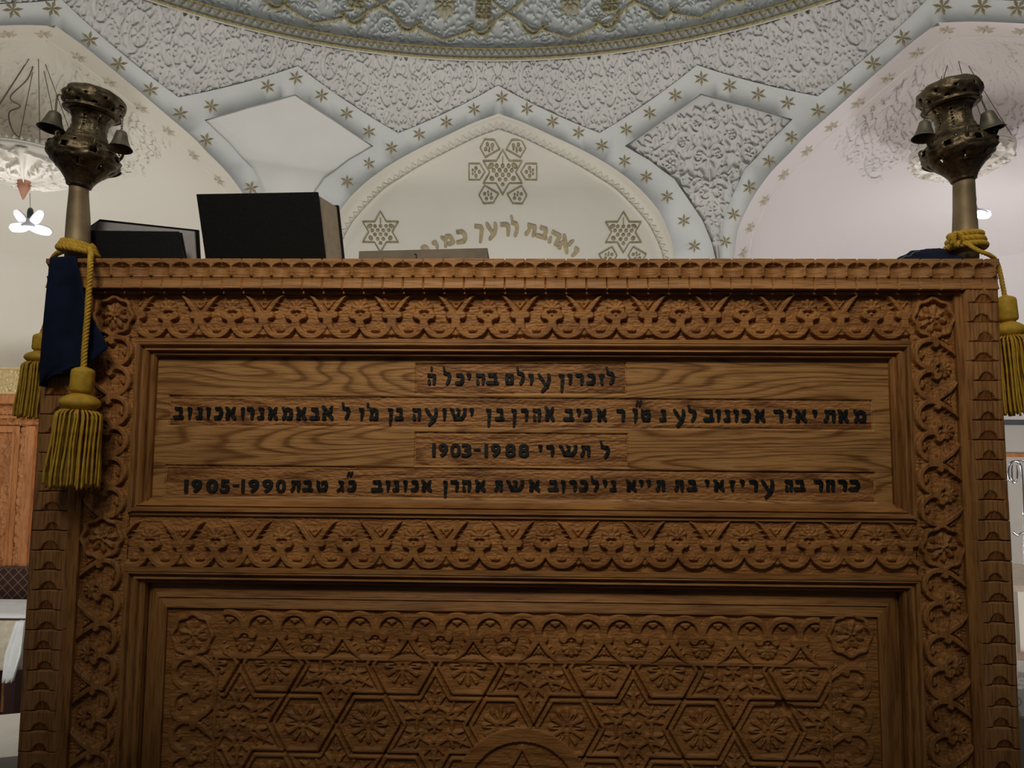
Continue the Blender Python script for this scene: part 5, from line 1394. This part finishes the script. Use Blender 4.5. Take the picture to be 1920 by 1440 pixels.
# left: carved cabinet with a gilded frieze
yc = 4.45
def AD(px, py, y=None): return at_depth(px, py, yc if y is None else y)
x0, x1 = AD(-230, 900).x, AD(112, 900).x
zf1, zf0, zc0, zb = AD(30, 690).z, AD(30, 741).z, AD(30, 757).z, 0.0
cab = empty('carved_cabinet', ((x0+x1)/2, yc, 0)); tag(cab, 'reddish carved wooden cabinet with a gilded frieze beyond the left desk edge', 'cabinet'); oc = Vector(cab.location)
bm = bmesh.new(); box(bm, x0-oc.x, x1-oc.x, 0, 0.34, 0, zc0); bevel(bm, 0.006); from_bm('case', bm, M_red, cab)
bm = bmesh.new(); box(bm, x0-oc.x-0.03, x1-oc.x+0.03, -0.04, 0.34, zc0, zf0); bevel(bm, 0.012, 3); from_bm('cornice', bm, M_red, cab)
cg = Canvas(x0-oc.x, x1-oc.x, zf0, zf1, 0.005); rnd = random.Random(2)
for _ in range(900): leafm(cg, (rnd.uniform(cg.u0, cg.u[-1]), rnd.uniform(zf0+.01, zf1-.01)), rnd.uniform(0, 6.3), 0.045, 0.008, 0.016, rnd.choice((-1, 1)))
for z in (zf0+0.008, zf1-0.008): cg.cap((cg.u0, z), (cg.u[-1], z), 0.010, 0.010, 0.02, 'round')
V = np.stack([cg.U, -0.02-cg.H, cg.V], -1).reshape(-1, 3); np_mesh('gilded_frieze', V, grid_faces(cg.nv, cg.nu), M_goldw, cab)
bm = bmesh.new(); box(bm, x0-oc.x, x1-oc.x, -0.018, 0.34, zf0, zf1); from_bm('frieze_core', bm, M_goldw, cab)
def carvedpart(name, ax0, ax1, z0, z1, w, n, sd, horiz=False, m=M_red):
    cg = Canvas(ax0-oc.x, ax1-oc.x, z0, z1, 0.006); rnd = random.Random(sd)
    for _ in range(n): leafm(cg, (rnd.uniform(cg.u0+.005, cg.u[-1]-.005), rnd.uniform(z0+.008, z1-.008)), rnd.uniform(0, 6.3), 0.04, 0.007, 0.010, rnd.choice((-1, 1)))
    if horiz:
        P = [(cg.u0+k*0.04, (z0+z1)/2+(z1-z0)*0.3*(1 if k % 2 else -1)) for k in range(int((ax1-ax0)/0.04))]; cg.path(P, 0.006, 0.012, 'round')
    V = np.stack([cg.U, -w-cg.H, cg.V], -1); V = np.pad(V, ((1, 1), (1, 1), (0, 0)), mode='edge'); V[0, :, 1] = V[-1, :, 1] = 0.01; V[:, 0, 1] = V[:, -1, 1] = 0.01
    return np_mesh(name, V.reshape(-1, 3), grid_faces(V.shape[0], V.shape[1]), m, cab)
xA = lambda px: AD(px, 900).x
zA = lambda py: AD(30, py).z
carvedpart('carved_strip', x0, x1, zA(779), zA(760), 0.012, 260, 3, True)
carvedpart('carved_strip', x0, x1, zA(797), zA(785), 0.006, 160, 4, True)
bm = bmesh.new(); box(bm, x0-oc.x, x1-oc.x, -0.03, 0.0, zA(785), zA(779)); bevel(bm, 0.006); from_bm('ledge', bm, M_red, cab)
carvedpart('door_panel', xA(-110), xA(24), 0.72, zA(812), 0.014, 900, 5)
for a, b_, w in ((24, 28, 0.03), (28, 36, 0.022), (47, 56, 0.022), (56, 66, 0.034), (-118, -110, 0.03)):
    bm = bmesh.new(); box(bm, xA(a)-oc.x, xA(b_)-oc.x, -w, 0.0, 0.1, zA(799)); bevel(bm, 0.004); from_bm('door_stile', bm, M_red, cab)
carvedpart('carved_pilaster', xA(36), xA(47), 0.3, zA(801), 0.010, 260, 6)
bm = bmesh.new(); box(bm, xA(-110)-oc.x, xA(36)-oc.x, -0.024, 0.0, zA(811), zA(799)); bevel(bm, 0.004); from_bm('door_rail', bm, M_red, cab)
# lattice-patterned bench back
def dotted():
    m, nt, b = mat('dark_lattice_textile'); c = coords(nt, (24, 24, 24), rot=(0, PI/4, 0)); v = N(nt, 'ShaderNodeTexVoronoi', distance='CHEBYCHEV'); v.inputs['Randomness'].default_value = 0.0; v.inputs['Scale'].default_value = 1.0; nt.links.new(c, v.inputs['Vector'])
    r = ramp(nt, [(0.0, (0.45, 0.38, 0.33)), (0.16, (0.45, 0.38, 0.33)), (0.2, (0.05, 0.018, 0.012)), (0.42, (0.05, 0.018, 0.012)), (0.47, (0.22, 0.15, 0.11))]); nt.links.new(v.outputs['Distance'], r.inputs[0]); nt.links.new(r.outputs[0], b.inputs['Base Color']); b.inputs['Roughness'].default_value = 0.8; return m
p0, p1 = at_depth(-160, 1064, 4.32), at_depth(96, 1108, 4.32)
r_ = empty('upholstered_bench', ((p0.x+p1.x)/2, 4.33, 0)); tag(r_, 'bench with dark lattice-patterned back cloth between cabinet and white table', 'bench')
bm = bmesh.new(); box(bm, -(p1.x-p0.x)/2, (p1.x-p0.x)/2, -0.01, 0.07, 0.45, p0.z); bevel(bm, 0.015, 3); from_bm('back_cloth', bm, dotted(), r_)
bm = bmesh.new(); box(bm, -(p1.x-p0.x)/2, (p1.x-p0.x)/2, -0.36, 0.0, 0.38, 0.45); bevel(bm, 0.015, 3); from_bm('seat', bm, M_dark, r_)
for s_ in (-1, 1):
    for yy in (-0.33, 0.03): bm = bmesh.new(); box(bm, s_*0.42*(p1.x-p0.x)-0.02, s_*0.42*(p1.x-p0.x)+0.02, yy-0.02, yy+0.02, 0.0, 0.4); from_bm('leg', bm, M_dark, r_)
# cloth-covered table
zt = at_depth(20, 1160, 3.55).z; yb_ = 3.95; xr = at_depth(46, 1160, 3.55).x; xl = at_depth(-420, 1160, 3.55).x
r_ = empty('covered_table', ((xl+xr)/2, 3.75, 0)); tag(r_, 'table under a white and cream damask cloth beyond the left desk edge', 'table'); o = Vector(r_.location)
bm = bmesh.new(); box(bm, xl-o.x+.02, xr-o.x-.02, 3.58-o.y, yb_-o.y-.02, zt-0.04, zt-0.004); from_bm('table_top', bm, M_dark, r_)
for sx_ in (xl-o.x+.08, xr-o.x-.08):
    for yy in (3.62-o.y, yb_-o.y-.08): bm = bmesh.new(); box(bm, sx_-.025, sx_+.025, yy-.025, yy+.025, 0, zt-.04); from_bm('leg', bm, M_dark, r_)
tag(r_, 'table under a white and cream damask cloth beyond the left desk edge', 'table')
rows = []
zh = at_depth(20, 1256, 3.55).z
for i in range(12):
    row = []
    for j in range(40):
        u = j/39; x = xl+(xr-xl)*u
        if i < 4: p = Vector((x, yb_-(yb_-3.55)*i/3.6, zt+0.001))
        else: k = (i-3)/8; p = Vector((x, 3.55-0.012*math.sin(j*0.9)*k, zt-(zt-zh)*k))
        row.append(p)
    rows.append(row)
tc_ = cloth_mesh('damask_tablecloth', rows, M_damask, 'cream damask tablecloth hanging down the front of the left table', 0.003); tc_['category'] = 'tablecloth'
M2 = M_white; rows2 = []
for i in range(5): rows2.append([Vector((xl+(xr+0.01-xl)*j/20, yb_+0.01-(yb_-3.535)*i/4, zt+0.006)) for j in range(21)])
t2_ = cloth_mesh('white_table_runner', rows2, M_white, 'white runner spread over the cream tablecloth on the left table', 0.003); t2_['category'] = 'tablecloth'
# falling corner of the runner
rows3 = []
zl_ = at_depth(24, 1280, 3.5).z
for i in range(14):
    k = i/13; wd = 0.075*(1-abs(k-0.55)*0.9); xc = at_depth(40-18*k, 1200, 3.5).x
    rows3.append([Vector((xc+wd*(j/8-0.5)+0.0, 3.50-0.018*math.cos(j*1.6), zt+0.004-(zt-zl_)*k)) for j in range(9)])
c3 = cloth_mesh('cloth_corner', rows3, M_white, None, 0.003); c3.parent = t2_; del c3['category']
# white step low at the left
r_ = empty('white_bench', (0, 0, 0)); tag(r_, 'pale low bench seat under the left table near the frame edge', 'bench'); a = at_depth(2, 1405, 2.6); b2 = at_depth(40, 1378, 2.9)
r_.location = (a.x, 2.75, 0)
bm = bmesh.new(); box(bm, -0.75, 0.16, -0.22, 0.24, a.z-0.06, a.z); bevel(bm, 0.008); o_ = from_bm('seat', bm, M_pale, r_); o_.rotation_euler = (0, 0, 0.35)
for sx_ in (-0.65, 0.06):
    for sy_ in (-0.15, 0.15): bm = bmesh.new(); box(bm, sx_-.02, sx_+.02, sy_-.02, sy_+.02, 0, a.z-0.06); lo_ = from_bm('leg', bm, M_pale, r_); lo_.rotation_euler = (0, 0, 0.35)
# ---- right side
M_chrome = plain('polished_chrome_tube', (0.75, 0.75, 0.76), 0.18, 1.0, var=0.05)
yr = 3.1
r_ = empty('chrome_clothes_rack', (at_depth(1912, 1000, yr).x, yr, 0)); tag(r_, 'bright chrome tube rack with hooked ends beside the right desk edge', 'rack'); o = Vector(r_.location)
G = lambda px, py, dy=0.0: at_depth(px, py, yr+dy)-o
bm = bmesh.new(); tube(bm, catmull([G(1892, 902), G(1890, 885), G(1893, 870), G(1902, 864), G(1913, 872), G(1917, 905), G(1919, 960), G(1920, 1000), G(1921, 1300)] + [Vector((G(1921, 1300).x, 0, -0.0))], 6), 0.0052, 8); from_bm('frame_tube', bm, M_chrome, r_, True)
bm = bmesh.new(); tube(bm, catmull([G(1897, 868, .01), G(1897, 895, .01), G(1902, 905, .01), G(1907, 895, .01), G(1907, 868, .01)], 6), 0.005, 8); from_bm('hook', bm, M_chrome, r_, True)
bm = bmesh.new(); tube(bm, catmull([G(1898, 996), G(1908, 1003), G(1920, 998), G(1960, 996)], 6), 0.005, 8); from_bm('cross_tube', bm, M_chrome, r_, True)
bm = bmesh.new(); tube(bm, [G(1990, 866), Vector((G(1990, 866).x, 0, 0))], 0.0052, 8); from_bm('post', bm, M_chrome, r_, True)
bm = bmesh.new(); tube(bm, [G(1905, 864), G(1990, 866)], 0.0052, 8); from_bm('top_tube', bm, M_chrome, r_, True)
# pale dado and brown rail on the wall behind, table and papers
yw = 3.75
a = at_depth(1850, 797, yw); b2 = at_depth(2100, 1400, yw)
bm = bmesh.new(); box(bm, a.x, b2.x, yw, yw+0.03, 0.0, at_depth(1900, 797, yw).z); sc_ = from_bm('pale_wall', bm, M_pale); 
for z0_, z1_ in ((857, 850),):
    bm = bmesh.new(); box(bm, a.x, b2.x, yw-0.012, yw, at_depth(1900, z0_, yw).z, at_depth(1900, z1_, yw).z); from_bm('brown_rail', bm, M_red, sc_)
bm = bmesh.new(); box(bm, a.x-.005, b2.x, yw-0.02, yw+0.035, at_depth(1900, 797, yw).z, at_depth(1900, 787, yw).z); from_bm('grey_cap', bm, plain('grey_cap_rail', (0.10, 0.105, 0.11), 0.6), sc_)
tag(sc_, 'pale wall with a brown rail behind the chrome rack', 'screen')
yt2 = 2.55
zt2 = at_depth(1905, 1098, yt2).z
r_ = empty('side_table', (at_depth(1990, 1100, yt2).x, yt2+0.25, 0)); tag(r_, 'small table with a beige top beside the lower right desk edge', 'table'); hw_ = r_.location.x-at_depth(1880, 1100, yt2).x
bm = bmesh.new(); box(bm, -hw_, hw_, -0.25, 0.25, zt2-0.02, zt2); bevel(bm, 0.004); from_bm('table_top', bm, plain('beige_laminate', (0.66, 0.55, 0.42), 0.5), r_)
for sx_ in (-1, 1):
    for sy_ in (-1, 1): bm = bmesh.new(); box(bm, sx_*(hw_-.03)-.015, sx_*(hw_-.03)+.015, sy_*.22-.015, sy_*.22+.015, 0, zt2-.02); from_bm('leg', bm, M_pale, r_)
bm = bmesh.new(); box(bm, -hw_+.02, hw_-.02, -0.22, 0.22, at_depth(1905, 1290, yt2).z-0.015, at_depth(1905, 1290, yt2).z); from_bm('lower_shelf', bm, plain('pinkish_shelf', (0.62, 0.45, 0.36), 0.5), r_)
bz = at_depth(1905, 1290, yt2).z
bm = bmesh.new(); lathe(bm, [(0.02, 0.001), (0.05, 0.004), (0.085, 0.035), (0.09, 0.04), (0.08, 0.034), (0.04, 0.01), (0.001, 0.008)], 28); bo = from_bm('white_dish', bm, M_white, None, True)
bo.location = (at_depth(1915, 1245, yt2+.12).x, yt2+0.12, bz); tag(bo, 'white dish standing on the lower shelf of the side table', 'dish')
pz = at_depth(1912, 1325, 2.3)
r_ = empty('printed_paper_box', (pz.x+0.05, 2.34, 0)); tag(r_, 'upright pale box printed with grey rings near the lower right corner', 'box')
m, nt, b = mat('ringed_print'); c = coords(nt, (26, 26, 26)); v = N(nt, 'ShaderNodeTexVoronoi'); v.inputs['Randomness'].default_value = 0.2; nt.links.new(c, v.inputs['Vector']); v.inputs['Scale'].default_value = 1.0
r2_ = ramp(nt, [(0.0, (0.6, 0.6, 0.58)), (0.2, (0.28, 0.3, 0.3)), (0.26, (0.6, 0.6, 0.58)), (0.4, (0.3, 0.3, 0.3)), (0.45, (0.62, 0.62, 0.6))]); nt.links.new(v.outputs['Distance'], r2_.inputs[0]); nt.links.new(r2_.outputs[0], b.inputs['Base Color'])
bm = bmesh.new(); zt3, zb3 = at_depth(1912, 1300, 2.3).z, at_depth(1912, 1352, 2.3).z; box(bm, -0.09, 0.12, 0, 0.12, zb3, zt3); bevel(bm, 0.003); from_bm('printed_box', bm, m, r_)
bm = bmesh.new(); box(bm, -0.10, 0.14, -0.02, 0.16, 0, zb3); from_bm('grey_stand', bm, plain('grey_stand', (0.22, 0.21, 0.19), 0.7), r_)
